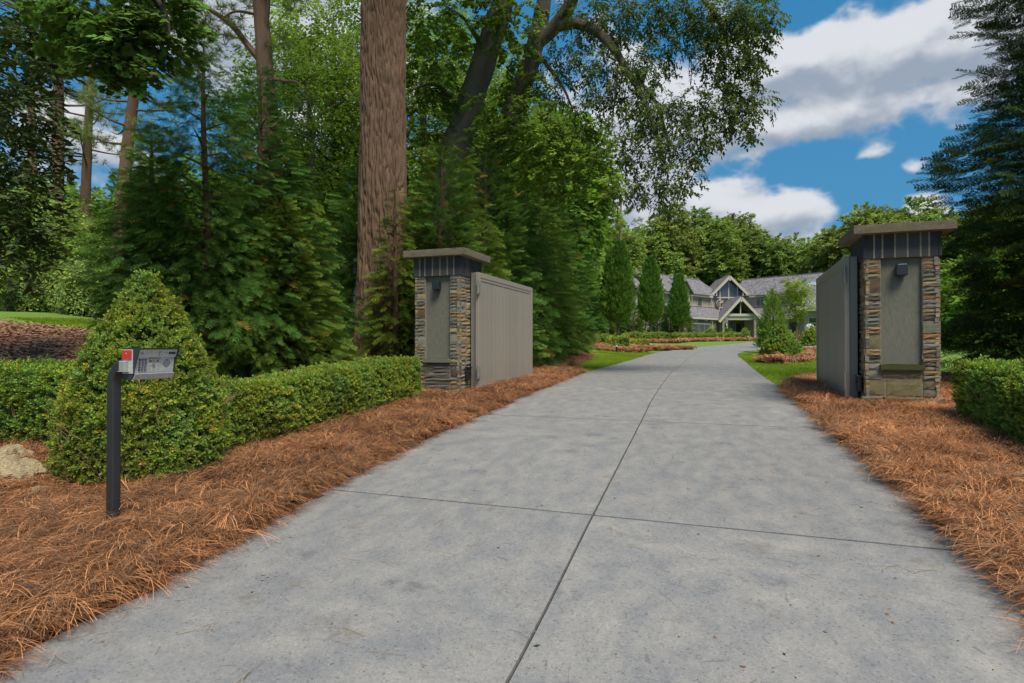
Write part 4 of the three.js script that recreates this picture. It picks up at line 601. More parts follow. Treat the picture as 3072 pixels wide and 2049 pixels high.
// ------------------------------------------------------------------ left edge: magnolia, hanging maple limb, pines, neighbours' greenery
leafTree({ name: 'magnolia_tree', label: 'dark glossy magnolia overhanging the leaf-strewn bank', x: -13.6, Z: 5.6, h: 8.5, trunkR: .2, bark: M.barkGrey, seed: 90, geo: G.mag, mat: M.leafMag, per: 190, size: 1.0, droop: .1, limbStep: 1,
  clumps: [[20, 40, 10.5, 120], [110, 130, 10.2, 90], [40, 220, 10.3, 110], [150, 60, 10.8, 80], [70, 330, 10, 100], [20, 450, 9.8, 110], [130, 460, 10.2, 60], [40, 560, 9.8, 90], [100, 640, 10, 60], [20, 700, 9.8, 90], [10, 820, 9.8, 70], [70, 780, 10, 60], [160, 180, 10.4, 55], [-60, 300, 10, 140], [-60, 600, 9.8, 140]] });
{
  const base = onLand(-11.2, 3.0, -.1), t = thing('maple_tree', 'maple with a leafy limb hanging in front of the pines', 'tree', base), L = (u, v, d) => at(u, v, d).sub(base);
  part('trunk', tube([V3(0, 0, 0), V3(0, 3, 0), V3(.2, 5.5, -.4), L(250, -420, 8.4)], [.22, .19, .16, .1], 12, .1, 4), M.barkOak, t);
  for (const q of [[[250, -420, 8.4], [430, -60, 8], [420, 0, 7.9], [385, 130, 7.8], [340, 240, 7.8]], [[430, -60, 8], [500, 60, 8], [490, 190, 8]], [[250, -420, 8.4], [560, -90, 8.4], [560, 60, 8.4]]]) part('limb', tube(q.map((a) => L(...a)), [.06, .035, .022, .014, .008], 7), M.barkOak, t);
  const C = [[260, 50, 7.8, 60], [340, 40, 7.8, 70], [300, 110, 7.8, 60], [390, 110, 7.8, 60], [250, 140, 7.8, 40], [440, 50, 8, 60], [470, 130, 8, 50], [340, 190, 7.8, 50], [400, 200, 7.8, 40], [520, 30, 8.4, 50], [310, 235, 7.8, 32], [540, 110, 8.4, 36], [440, 190, 8, 32], [200, 60, 7.8, 40], [480, -30, 8, 60]].map(([u, v, d, R]) => [L(u, v, d), R / FOCAL * d]);
  scatter('crown', G.maple, M.leafMaple, sprays(C, 290, 91, .85, { droop: .3 }), t);
}
const atX = (u, d) => { const p = at(u, 1040, d); return [p.x, -p.z]; };
[[155, 26, 17, .27, [.4, 0], 'straight pine behind the magnolia, nearest to the leaf-strewn bank'], [85, 30, 17, .24, [.3, 0], 'thinner pine half hidden by the magnolia crown'], [232, 27, 16, .22, [1.4, 0], 'slender pine with a broken stub, leaning towards the maple limb'], [335, 24, 15, .26, [2.2, 0], 'pinkish barked pine leaning across behind the loose cypresses']].forEach(([u, d, h, R, lean, label], i) => { const [x, Z] = atX(u, d); pine({ x, Z, h, trunkR: R, lean, seed: 100 + i, label, R: 3.4, from: .42, limbs: 26, tufts: 15, group: undefined }); });
{   // forked pine-like tree with the long diagonal limb
  const [x, Z] = atX(800, 20), base = onLand(x, Z, -.1), t = thing('forked_tree', 'pale barked tree with a long diagonal limb rising behind the loose cypresses', 'tree', base), L = (u, v, d) => at(u, v, d).sub(base);
  part('trunk', tube([V3(0, 0, 0), V3(0, 4, 0), L(805, 420, 20), L(795, 250, 20), L(785, 100, 20), L(772, -60, 20), L(765, -260, 20)], [.36, .34, .30, .28, .25, .22, .14], 14, .1, 3), M.barkPine, t);
  for (const [q, r] of [[[[790, 190, 20], [750, 145, 20], [690, 70, 20], [620, 20, 20], [560, -20, 20]], .13], [[[800, 230, 20], [850, 240, 19.8], [890, 245, 19.6], [915, 290, 19.5]], .07], [[[788, 110, 20], [800, 30, 19.8], [806, -50, 19.6]], .1], [[[775, 40, 20], [700, 30, 19.6], [650, 60, 19.5]], .06]]) part('limb', tube(q.map((a) => L(...a)), [r, r * .8, r * .55, r * .2], 8), M.barkPine, t);
  const C = [[640, 60, 20, 70], [560, 30, 20, 80], [700, 110, 20, 45], [600, 150, 20, 70], [520, 120, 20, 70], [900, 290, 19.6, 30], [830, 130, 19.8, 40], [700, -30, 20, 90], [850, -40, 20, 90], [560, 230, 20.4, 60]].map(([u, v, d, R]) => [L(u, v, d), R / FOCAL * d]); scatter('crown', G.tuft, M.pineNeedle, sprays(C, 52, 93, .30), t);
}
// broadleaf trees filling in behind the cypresses, from the neighbour's bank to the lawn
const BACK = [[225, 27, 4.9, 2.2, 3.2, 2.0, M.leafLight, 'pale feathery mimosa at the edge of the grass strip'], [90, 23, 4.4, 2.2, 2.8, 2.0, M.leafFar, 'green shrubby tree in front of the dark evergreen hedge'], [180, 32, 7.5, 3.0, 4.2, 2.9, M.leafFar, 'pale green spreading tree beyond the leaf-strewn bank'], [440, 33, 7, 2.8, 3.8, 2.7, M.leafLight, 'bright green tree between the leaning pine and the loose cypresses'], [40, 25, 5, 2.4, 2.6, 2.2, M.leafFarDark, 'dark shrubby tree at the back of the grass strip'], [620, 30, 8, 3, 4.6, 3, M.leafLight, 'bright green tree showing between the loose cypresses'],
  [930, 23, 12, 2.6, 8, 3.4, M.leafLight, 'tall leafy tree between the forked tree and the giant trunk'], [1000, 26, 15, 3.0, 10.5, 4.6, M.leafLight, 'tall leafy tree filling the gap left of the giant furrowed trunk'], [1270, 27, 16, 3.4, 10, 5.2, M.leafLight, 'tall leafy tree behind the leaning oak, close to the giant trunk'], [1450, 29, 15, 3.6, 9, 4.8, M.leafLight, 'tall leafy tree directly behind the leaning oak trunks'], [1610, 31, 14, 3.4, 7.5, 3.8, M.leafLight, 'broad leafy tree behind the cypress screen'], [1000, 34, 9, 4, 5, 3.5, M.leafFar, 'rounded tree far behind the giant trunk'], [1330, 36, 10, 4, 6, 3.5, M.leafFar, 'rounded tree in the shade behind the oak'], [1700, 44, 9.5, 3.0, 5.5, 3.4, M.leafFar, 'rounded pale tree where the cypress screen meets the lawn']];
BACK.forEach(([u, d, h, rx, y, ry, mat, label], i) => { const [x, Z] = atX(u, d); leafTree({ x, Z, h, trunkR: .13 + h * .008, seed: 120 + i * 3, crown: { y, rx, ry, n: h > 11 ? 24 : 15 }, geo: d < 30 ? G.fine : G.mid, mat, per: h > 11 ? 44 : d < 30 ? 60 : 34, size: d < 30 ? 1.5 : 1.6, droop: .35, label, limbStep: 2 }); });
// clipped dark hedge at the back of the neighbour's lawn
{ const [x, Z] = atX(120, 21.5); const n = 3000; boxHedge('dark evergreen hedge at the back of the neighbouring grass strip', x - 7, x + 5.5, Z, Z + 1.6, 1.5, 5200, 9, { geo: G.fine, mat: M.leafFarDark, size: .1, core: .3, dry: 0 }); }
// greenery beyond the dark evergreens
[[2900, 34, 4.2, 2.6, 'yellow-green shrub glimpsed under the dark evergreens'], [3020, 30, 4.6, 2.8, 'green shrub glimpsed behind the boxwood hedge and dark evergreens'], [2790, 40, 4.4, 2.8, 'green shrub behind the mossy pillar']].forEach(([u, d, h, R, label], i) => { const [x, Z] = atX(u, d); leafTree({ name: 'lawn_shrub', x, Z, h, trunkR: .1, seed: 160 + i * 3, crown: { y: h * .5, rx: R, ry: h * .5, n: 12 }, geo: G.mid, mat: M.leafLight, per: 34, size: 1.6, label, limbStep: 4 }); });
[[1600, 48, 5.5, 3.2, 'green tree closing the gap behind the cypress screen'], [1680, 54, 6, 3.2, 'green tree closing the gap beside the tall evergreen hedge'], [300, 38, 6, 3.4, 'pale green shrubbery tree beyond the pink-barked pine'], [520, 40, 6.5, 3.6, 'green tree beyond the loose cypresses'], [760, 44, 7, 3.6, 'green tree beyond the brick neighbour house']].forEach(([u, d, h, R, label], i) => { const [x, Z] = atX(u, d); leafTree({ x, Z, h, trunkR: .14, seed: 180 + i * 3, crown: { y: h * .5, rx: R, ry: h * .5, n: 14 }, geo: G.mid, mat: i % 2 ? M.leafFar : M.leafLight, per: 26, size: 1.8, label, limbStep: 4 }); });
[[5.2, 11.3, 1.5, 1.2, 'low dark shrub under the tall evergreen behind the mossy pillar'], [7.0, 9.4, 1.4, 1.2, 'low dark shrub between the boxwood hedge and the evergreens']].forEach(([x, Z, h, R, label], i) => leafTree({ name: 'under_shrub', x, Z, h, trunkR: .05, seed: 240 + i * 3, crown: { y: h * .5, rx: R, ry: h * .5, n: 12 }, geo: G.fine, mat: M.leafMaple, per: 120, size: .8, label, limbStep: 2, bark: M.barkRed }));
// ------------------------------------------------------------------ the house: a centre with two wings turned 45 degrees forward
{
  const TH = 16.6 * Math.PI / 180, Y0 = 2.41;
  const sidingMap = dataTex(256, (u, v) => { const x = (u * 8) % 1, gr = x < .06 || x > .95 ? 150 : 236, n = tile(u, v * .3, 30, 3, 3) * 22; return [gr + n, gr + n, gr + n - 2]; }); sidingMap.repeat.set(.8, .8);
  const roofMap = dataTex(512, (() => { const r = rng(6), tone = [...Array(64)].map(() => [...Array(40)].map(() => r())); return (u, v) => { const j = Math.floor(v * 40), i = Math.floor(u * 40 + (j % 2) * .5 + Math.sin(j * 9.1) * .3 + 40) % 40, k = 150 + tone[j % 64][i] * 88 + tile(u, v, 90, 2, 4) * 30; return [k + 4, k, k]; }; })()); roofMap.repeat.set(.16, .16);
  const stoneFar = dataTex(256, (() => { const r = rng(16), t = [...Array(24)].map(() => [...Array(10)].map(() => [r(), r()])); return (u, v) => { const j = Math.floor(v * 24), i = Math.floor(u * 10 + (j % 2) * .5) % 10, [a, b] = t[j][i], k = 105 + a * 120; return [k + b * 12, k, k - b * 22]; }; })()); stoneFar.repeat.set(1, 1);
  const S = std({ color: lin(.44, .385, .31), map: sidingMap, roughness: .85 }), T = std({ color: lin(.50, .45, .38), roughness: .75 }), RF = std({ color: lin(.31, .30, .315), map: roofMap, roughness: .95 }), GL = phys({ color: lin(.08, .095, .095), roughness: .06, specularIntensity: 1, clearcoat: 1, clearcoatRoughness: .03 }), FR = std({ color: lin(.42, .38, .32), roughness: .6 }), WH = std({ color: lin(.55, .55, .52), roughness: .6 }), DK = std({ color: lin(.02, .02, .022), roughness: .4 }), ST = std({ color: lin(.60, .57, .52), map: stoneFar, roughness: .95 });
  const house = thing('main_house', 'large taupe house with twin timber gables, grey shingle roofs and angled wings', 'house', V3(-.35, Y0, -93.6), TH);
  const q = Math.SQRT1_2;
  // frames: centre C, left wing A (x from -s to 0), right wing B (x from 0 to s)
  const FRM = { C: [0, 0, 0], A: [-1.5, 0, Math.PI / 4], B: [1.5, 0, -Math.PI / 4] };
  const put = (name, g, m, f, parent = house) => { const [x, z, a] = FRM[f], h = g; h.rotateY(a); h.translate(x, 0, z); return part(name, h, m, parent); };
  const box = (w, h, d, x, y, z) => { const g = new THREE.BoxGeometry(w, h, d), p = g.attributes.position, n = g.attributes.normal, uv = g.attributes.uv; for (let i = 0; i < p.count; i++) uv.setXY(i, Math.abs(n.getX(i)) > .5 ? p.getZ(i) + z : p.getX(i) + x, Math.abs(n.getY(i)) > .5 ? p.getZ(i) + z : p.getY(i) + y); g.translate(x, y, z); return g; };
  // a sloping slab between eave line and ridge line, (x0..x1) along the wing
  const slope = (x0, x1, y0, z0, y1, z1, th = .14, xr0 = x0, xr1 = x1) => { const P = [[x0, y0, z0], [x1, y0, z0], [xr1, y1, z1], [xr0, y1, z1]].map((a) => V3(...a)), n = V3().crossVectors(P[1].clone().sub(P[0]), P[3].clone().sub(P[0])).normalize(), Q = P.map((a) => a.clone().addScaledVector(n, -th)), L = Math.hypot(y1 - y0, z1 - z0), v = [], uv = [];
    const f = (a, b, c, d, ua) => { for (const k of [a, b, c, a, c, d]) v.push(k.x, k.y, k.z); uv.push(...ua); }; const t6 = [x0, 0, x1, 0, xr1, L, x0, 0, xr1, L, xr0, L], s6 = [0, 0, 1, 0, 1, .1, 0, 0, 1, .1, 0, .1];
    f(P[0], P[1], P[2], P[3], t6); f(Q[3], Q[2], Q[1], Q[0], t6); f(P[1], P[0], Q[0], Q[1], s6); f(P[3], P[2], Q[2], Q[3], s6); f(P[2], P[1], Q[1], Q[2], s6); f(P[0], P[3], Q[3], Q[0], s6);
    const g = new THREE.BufferGeometry(); g.setAttribute('position', new THREE.Float32BufferAttribute(v, 3)); g.setAttribute('uv', new THREE.Float32BufferAttribute(uv, 2)); g.computeVertexNormals(); return g; };
  const tri = (pts, d, z) => { const s = new THREE.Shape(); pts.forEach(([x, y], i) => i ? s.lineTo(x, y) : s.moveTo(x, y)); const g = new THREE.ExtrudeGeometry(s, { depth: d, bevelEnabled: false }); g.translate(0, 0, z); return g; };
  function win(f, x, y, w, h, z, cols, rows = []) {   // a window with its own frame bars and panes
    const o = put('window', box(w + .16, h + .16, .07, x, y, z), FR, f), cw = w / cols.length, ys = rows.length ? rows : [[y - h / 2, y + h / 2]];
    let acc = x - w / 2; cols.forEach((c) => { for (const [a, b] of ys) put('pane', box(cw * c - .09, b - a - .07, .03, acc + cw * c / 2, (a + b) / 2, z + .045), GL, f, o); acc += cw * c; });
    return o;
  }
  const bar = (f, w, h, d, x, y, z, name = 'trim', m = T) => put(name, box(w, h, d, x, y, z), m, f);
  // --- wings
  const EV = 6.45, RG = 9.28;
  put('wall', box(19.2, 6.6, 7, -9.6, 3.2, -4), S, 'A'); put('wall', box(18, 6.6, 7, 9, 3.2, -4), S, 'B');
  for (const [f, x0, x1] of [['A', -19.4, 1.5], ['B', -1.5, 19]]) {
    put('roof', slope(x0, x1, EV, 0, RG, -4), RF, f); put('roof', slope(x1, x0, EV, -8, RG, -4), RF, f);
    bar(f, x1 - x0 - 3, .26, .08, (x0 + x1) / 2 + (f === 'A' ? -1.5 : 1.5), EV - .18, -.03, 'fascia'); bar(f, x1 - x0, .12, .2, (x0 + x1) / 2, RG + .03, -4, 'ridge_cap', RF); put('gutter', box(x1 - x0 - 4, .1, .11, (x0 + x1) / 2 + (f === 'A' ? -2 : 2), EV - .06, .06), std({ color: lin(.10, .09, .075), roughness: .5 }), f);
    put('soffit', box(x1 - x0 - 3, .05, .5, (x0 + x1) / 2 + (f === 'A' ? -1.5 : 1.5), EV - .3, -.25), T, f);
  }
  { const g = tri([[-3.5, 0], [3.5, 0], [3.5, .1], [0, 2.55], [-3.5, .1]], .1, 0); g.rotateY(-Math.PI / 2); g.translate(-19.15, 6.35, -4); put('gable_wall', g, S, 'A'); }
  for (const s of [-1, 1]) { const g = new THREE.BoxGeometry(.1, .3, 4.9); g.rotateX(s * .6155); g.translate(-19.42, 7.86, -4 + s * 2.0); put('bargeboard', g, T, 'A'); }
  // lower front rooms with lean-to roofs
  put('wall', box(12.4, 3.0, 2.6, -6.6, 1.4, .75), S, 'A'); put('wall', box(8.6, 3.0, 2.6, 6.1, 1.4, .75), S, 'B');
  put('roof', slope(-13.2, .6, 3.0, 2.5, 4.72, -.5), RF, 'A'); put('roof', slope(-.6, 10.5, 3.0, 2.5, 4.72, -.5), RF, 'B');
  bar('A', 12, .24, .07, -7, 2.85, 2.46, 'fascia'); bar('B', 9, .24, .07, 5.8, 2.85, 2.46, 'fascia'); bar('A', 13, .1, .06, -6.5, 4.86, -.46); bar('B', 10, .1, .06, 5, 4.86, -.46);
  put('stone_wall', box(.9, 2.8, .12, -12.0, 1.4, 2.1), ST, 'A'); put('stone_wall', box(1.3, 2.75, .12, -4.2, 1.4, 2.1), ST, 'A');
  // right wing: roof that sweeps down over the lower rooms
  put('wall', box(9, 4.2, 4, 15, 2.0, 1.2), S, 'B'); put('roof', slope(10.2, 19, 3.9, 4.0, 6.55, .0, .14, 9.9, 19), RF, 'B'); bar('B', 9, .26, .08, 14.6, 3.72, 3.96, 'fascia');
  { const sk = put('skylight', box(1.15, .9, .1, 0, 0, 0).rotateX(-(Math.PI / 2 - .6155)).translate(9.7, 7.62, -1.55), WH, 'B'); put('pane', box(1.0, .74, .04, 0, 0, .075).rotateX(-(Math.PI / 2 - .6155)).translate(9.7, 7.62, -1.55), std({ color: lin(.5, .55, .62), roughness: .05, metalness: .6 }), 'B', sk); }
  // wing windows
  win('A', -8.1, 1.75, 4.2, 1.95, 2.08, [1, 1, 1], [[.78, 2.1], [2.22, 2.72]]); win('A', -4.4, 5.55, 1.15, 1.35, -.46, [1]); win('A', -12.6, 5.5, 1.3, 1.4, -.46, [1]);
  win('B', 2.97, 5.6, 1.25, 1.42, -.46, [1, 1], [[4.9, 5.85], [5.92, 6.3]]); win('B', 4.65, 5.6, 1.3, 1.42, -.46, [1, 1], [[4.9, 5.85], [5.92, 6.3]]); win('B', 4.4, 1.5, .95, 2.3, 2.08, [1], [[.4, 1.95], [2.05, 2.65]]); win('B', 12.2, 1.7, 2.0, 2.1, 3.24, [1, 1], [[.65, 2.0], [2.1, 2.75]]); put('side_door', box(.95, 2.3, .08, 8.6, 1.2, 2.09), DK, 'B');
  for (const [f, x, y, z, h] of [['A', -7.1, 5.6, .0, 1.3], ['A', -1.9, 5.5, .0, 1.4], ['A', -10.8, 1.5, 2.3, 2.4], ['A', -5.7, 1.5, 2.3, 2.4], ['B', 7.6, 1.5, 2.3, 2.4]]) put('downpipe', box(.08, h, .08, x, y, z), FR, f);
  // dormer gable on the left wing
  put('wall', box(3.4, 2.4, .8, -9.6, 5.5, -.2), S, 'A'); put('gable_wall', tri([[-11.3, 6.6], [-7.9, 6.6], [-9.6, 8.0]], .3, -.1), S, 'A'); win('A', -9.6, 6.1, 1.1, 2.0, .22, [1], [[5.15, 6.3], [6.4, 7.05]]);
  for (const s of [-1, 1]) put('roof', (() => { const g = slope(-3.4, .6, 6.35, 0, 8.25, 0, .12); const w = s; const P = [[w * 2.0, 6.35, .7], [w * 2.0, 6.35, -3.2], [0, 8.22, -3.2], [0, 8.22, .7]], v = [], uv = []; const n = V3(w * 1.87, 2.0, 0).normalize().multiplyScalar(-.13); const A = P.map((a) => V3(...a)), B = A.map((a) => a.clone().add(n)); const f = (a, b, c, d) => { for (const k of [a, b, c, a, c, d]) { v.push(k.x - 9.6, k.y, k.z); uv.push(k.z, k.y * 1.4); } }; f(...A); f(...B); f(A[0], A[3], B[3], B[0]); f(A[0], A[1], B[1], B[0]); const o = new THREE.BufferGeometry(); o.setAttribute('position', new THREE.Float32BufferAttribute(v, 3)); o.setAttribute('uv', new THREE.Float32BufferAttribute(uv, 2)); o.computeVertexNormals(); return o; })(), RF, 'A');
  // --- gabled centre pieces: w half width, eave and apex heights, z of the front, depth
  function gable(w, e, a, z, depth, over) {
    for (const s of [-1, 1]) { const k = (a - e) / w, W = w + over, ye = e - over * k; const P = [[s * W, ye, z + over], [s * W, ye, z - depth], [0, a, z - depth], [0, a, z + over]].map((p) => V3(...p)), n = V3(s * (a - e), w, 0).normalize().multiplyScalar(-.16), B = P.map((p) => p.clone().add(n)), v = [], uv = []; const L = Math.hypot(W, a - ye); const f = (p, t) => { for (const i of [0, 1, 2, 0, 2, 3]) { v.push(p[i].x, p[i].y, p[i].z); uv.push(...t[i]); } }; const t = [[0, 0], [depth, 0], [depth, L], [0, L]]; f(P, t); f(B, t); f([P[0], P[3], B[3], B[0]], t); f([P[0], P[1], B[1], B[0]], t); f([P[2], P[3], B[3], B[2]], t);
      const g = new THREE.BufferGeometry(); g.setAttribute('position', new THREE.Float32BufferAttribute(v, 3)); g.setAttribute('uv', new THREE.Float32BufferAttribute(uv, 2)); g.computeVertexNormals(); put('roof', g, RF, 'C');
      // barge rafter on the front
      const len = Math.hypot(W, a - ye), bg = new THREE.BoxGeometry(len, .34, .14); bg.rotateZ(-s * Math.atan2(a - ye, W)); bg.translate(s * W / 2, (a + ye) / 2 - .3, z + over + .03); put('bargeboard', bg, T, 'C'); }
    put('king_block', box(.16, .55, .2, 0, a - .62, z + over), T, 'C');
  }
  put('wall', box(5.2, 6.2, 4, 0, 3.1, -2.3), S, 'C');
  gable(2.95, 6.5, 9.55, 0, 7, .55);
  // glazed upper gable: frame bars and panes
  { const z = -.28, w = put('gable_window', tri([[-2.5, 3.9], [2.5, 3.9], [2.5, 6.6], [0, 9.1], [-2.5, 6.6]], .1, z), GL, 'C');
    for (const x of [-2.45, -1.25, 0, 1.25, 2.45]) put('mullion', box(.17, x === 0 ? 5.0 : Math.abs(x) > 2 ? 2.8 : 3.9, .16, x, 3.9 + (x === 0 ? 5.0 : Math.abs(x) > 2 ? 2.8 : 3.9) / 2, z + .12), T, 'C', w); put('transom', box(4.9, .18, .16, 0, 6.25, z + .125), T, 'C', w); put('sill', box(5.1, .2, .2, 0, 3.9, z + .12), T, 'C', w);
    for (const x of [-1.9, 1.9]) bar('C', .14, .6, .5, x, 6.75, .25, 'bracket'); 
    // ring chandelier seen through the glass
    const rg = []; for (let i = 0; i < 5; i++) { const g = new THREE.TorusGeometry(.55 - i * .05, .035, 8, 30); g.rotateX(i * .7); g.rotateY(i * 1.1 + .4); g.translate(-1.35 + (i % 2) * .12, 5.35 + (i % 3) * .08, .14); rg.push(g); } put('ring_ornament', mergeGeometries(rg), std({ color: lin(.62, .47, .34), roughness: .5 }), 'C').userData.kind = 'stuff'; }
  // porch
  const PZ2 = 5.74; gable(2.45, 3.35, 6.05, PZ2 - .55, 6.0, .55);
  for (const s of [-1, 1]) { put('stone_column', box(.74, 2.85, .74, s * 2.12, 1.42, PZ2 - .6), ST, 'C'); bar('C', .62, .42, .62, s * 2.12, 3.05, PZ2 - .6, 'post_head'); const l = put('wall_lantern', box(.2, .5, .2, s * 2.12 + .1, 2.1, PZ2 - .12), DK, 'C'); put('lamp_glass', box(.13, .3, .03, s * 2.12 + .1, 2.08, PZ2 - .005), WH, 'C', l); bar('C', .3, .3, 4, s * 2.12, 3.2, PZ2 - 2.8, 'beam'); }
  bar('C', 4.6, .34, .3, 0, 3.42, PZ2 - .5, 'beam'); bar('C', 4.3, .5, .14, 0, 2.98, PZ2 - .62, 'fascia'); bar('C', .12, 2.3, .14, 0, 4.5, PZ2 - .45, 'king_post');
  put('soffit', tri([[-2.3, 3.5], [2.3, 3.5], [0, 5.75]], .06, PZ2 - 4.6), S, 'C'); win('C', -.9, 4.15, 1.7, 1.0, PZ2 - 4.4, [1, 1]); win('C', 1.0, 4.15, 1.7, 1.0, PZ2 - 4.4, [1, 1]);
  put('wall', box(7.6, 3.5, 3, 0, 1.7, PZ2 - 6.2), S, 'C');
  { const d = put('front_door', box(1.75, 2.5, .09, -.75, 1.25, PZ2 - 4.64), DK, 'C'); put('pane', box(1.5, 2.2, .04, -.75, 1.28, PZ2 - 4.58), GL, 'C', d); for (let i = 0; i < 6; i++) put('door_bar', box(1.5, .04, .03, -.75, .5 + i * .33, PZ2 - 4.55), DK, 'C', d); put('handle', box(.05, 1.1, .06, -.08, 1.2, PZ2 - 4.53), WH, 'C', d); }
  win('C', 1.05, 1.3, .85, 2.3, PZ2 - 4.66, [1]); win('C', -2.5, 1.3, .7, 2.3, PZ2 - 4.66, [1]); win('C', 2.6, 1.3, .7, 2.3, PZ2 - 4.66, [1]);
  for (let i = 0; i < 3; i++) put('step', box(4.6, .14, 1.2 + (2 - i) * .4, .6, -.22 + i * .14 - .02, PZ2 + .3 + (2 - i) * .2), ST, 'C');
  put('chimney', box(1.1, 1.5, 1.1, -13.2, 9.1, -5.4), S, 'A'); put('roof_vent', box(.8, .25, .5, -7.2, 8.9, -3.2), FR, 'A');
}
// ------------------------------------------------------------------ neighbour's house glimpsed between the cypresses
{
  const [x, Z] = atX(880, 34), h = thing('neighbour_house', 'low brick neighbour house glimpsed through the loose cypresses', 'house', onLand(x, Z, -.2), .5), B = std({ color: lin(.42, .21, .13), map: stoneMap, roughness: .95 }), W = std({ color: lin(.6, .6, .57), roughness: .7 });
  part('wall', new THREE.BoxGeometry(16, 3.2, 8), B, h, 0, 1.6, 0); const s = new THREE.Shape(); s.moveTo(-4.6, 0); s.lineTo(4.6, 0); s.lineTo(0, 2.2); const g = new THREE.ExtrudeGeometry(s, { depth: 17, bevelEnabled: false }); g.rotateY(Math.PI / 2); part('roof', g, std({ color: lin(.2, .17, .16), roughness: 1 }), h, -8.5, 3.15, 0);
  for (const k of [-5.5, -2, 2, 5.5]) { const w = part('window', new THREE.BoxGeometry(1.2, 1.5, .1), W, h, k, 1.7, 4.02); part('pane', new THREE.BoxGeometry(1.0, 1.3, .04), std({ color: lin(.05, .06, .07), roughness: .1 }), w, 0, 0, .05); }
  for (const k of [-4, 0, 4]) part('porch_post', new THREE.BoxGeometry(.22, 3, .22), W, h, k, 1.5, 5.2);
}
// ------------------------------------------------------------------ lawn planting between the gate and the house
const ringBed = (cx, cz, rx, rz, n = 22, seed = 0) => [...Array(n)].map((_, i) => { const a = i / n * 6.2832, k = 1 + .12 * noise3(Math.cos(a) * 1.5 + seed, Math.sin(a) * 1.5, 2); return [cx + Math.cos(a) * rx * k, cz + Math.sin(a) * rz * k]; });
const farStraw = (poly, label, seed, dens = 34, step = .2) => { sheet('straw_bed', poly, step, .12, M.straw, label.replace('strewn', 'spread') + ', the bed itself'); strew(poly, dens, .12, strawFar, label, seed, null, 1.5); };
const W2 = (u, d) => { const p = atX(u, d); return p; };
function farHedge(label, u0, u1, d, h, deep, seed, n, o = {}) { const [xa, Za] = W2(u0, d), [xb, Zb] = W2(u1, o.d1 || d), mx = (xa + xb) / 2, mz = (Za + Zb) / 2, l = Math.hypot(xb - xa, Zb - Za), a = Math.atan2(Zb - Za, xb - xa);
  const core = new THREE.BoxGeometry(l - .2, h - .08, deep - .2); core.translate(0, (h - .08) / 2, 0); const A = [l * deep, l * h, l * h, deep * h, deep * h], sum = A.reduce((p, q) => p + q);
  const surf = (u, v) => { let k = u * sum, f = 0; while (k > A[f] && f < 4) k -= A[f++]; const s = k / A[f]; if (f === 0) return [V3((s - .5) * l, h, (v - .5) * deep), V3(0, 1, 0)]; if (f < 3) { const e = f === 1 ? 1 : -1; return [V3((s - .5) * l, v * h, e * deep / 2), V3(0, 0, e)]; } const e = f === 3 ? 1 : -1; return [V3(e * l / 2, v * h, (s - .5) * deep), V3(e, 0, 0)]; };
  hedge('lawn_hedge', label, 'hedge', onLand(mx, mz, -.03), a, core, surf, n, o.mat || M.box, o.geo || boxFar, o.size || .06, seed, undefined, 0); }
// first island by the drive
farStraw(ringBed(...W2(1850, 37.5), 4.6, 1.9, 26, 1), 'pine straw strewn round the three-armed lawn hedge', 31); farStraw(ringBed(...W2(1855, 33.2), 1.7, 1.0, 18, 4), 'pine straw strewn at the lawn light before the three-armed hedge', 32);
farHedge('short clipped hedge arm reaching from the tallest slim tree towards the utility box', 1763, 1830, 38, .58, .7, 33, 900); farHedge('square clipped hedge block pointing at the drive below the tallest slim tree', 1828, 1880, 35, .66, 1.2, 34, 900); farHedge('short clipped hedge arm on the drive side of the tallest slim tree', 1878, 1943, 38.5, .42, .7, 35, 900);
// long bed in front of the house
farStraw([W2(1870, 48), W2(2030, 46.5), W2(2080, 49), W2(2320, 50.5), W2(2330, 53), W2(2060, 56), W2(1870, 52)], 'pine straw strewn along the long hedge before the house', 36, 20, .3);
farHedge('long clipped hedge under the two smaller slim trees', 1874, 2027, 50, .62, .9, 37, 1500); farHedge('long low hedge running along the front of the house to the porch', 2030, 2240, 54, .5, .8, 38, 1500); farHedge('second low hedge standing behind the long one at the house', 2045, 2230, 57.5, .62, .8, 39, 1200);
[[2133, 56, .45, 1.25, 'small clipped cone beside the lower windows of the house'], [2236, 54, .36, 1.15, 'small clipped cone by the porch steps of the house']].forEach(([u, d, R, h, label], i) => { const [x, Z] = W2(u, d); boxCone(label, x, Z, R, h, 700, 40 + i, { geo: boxFar, size: .05, dry: 0 }); });
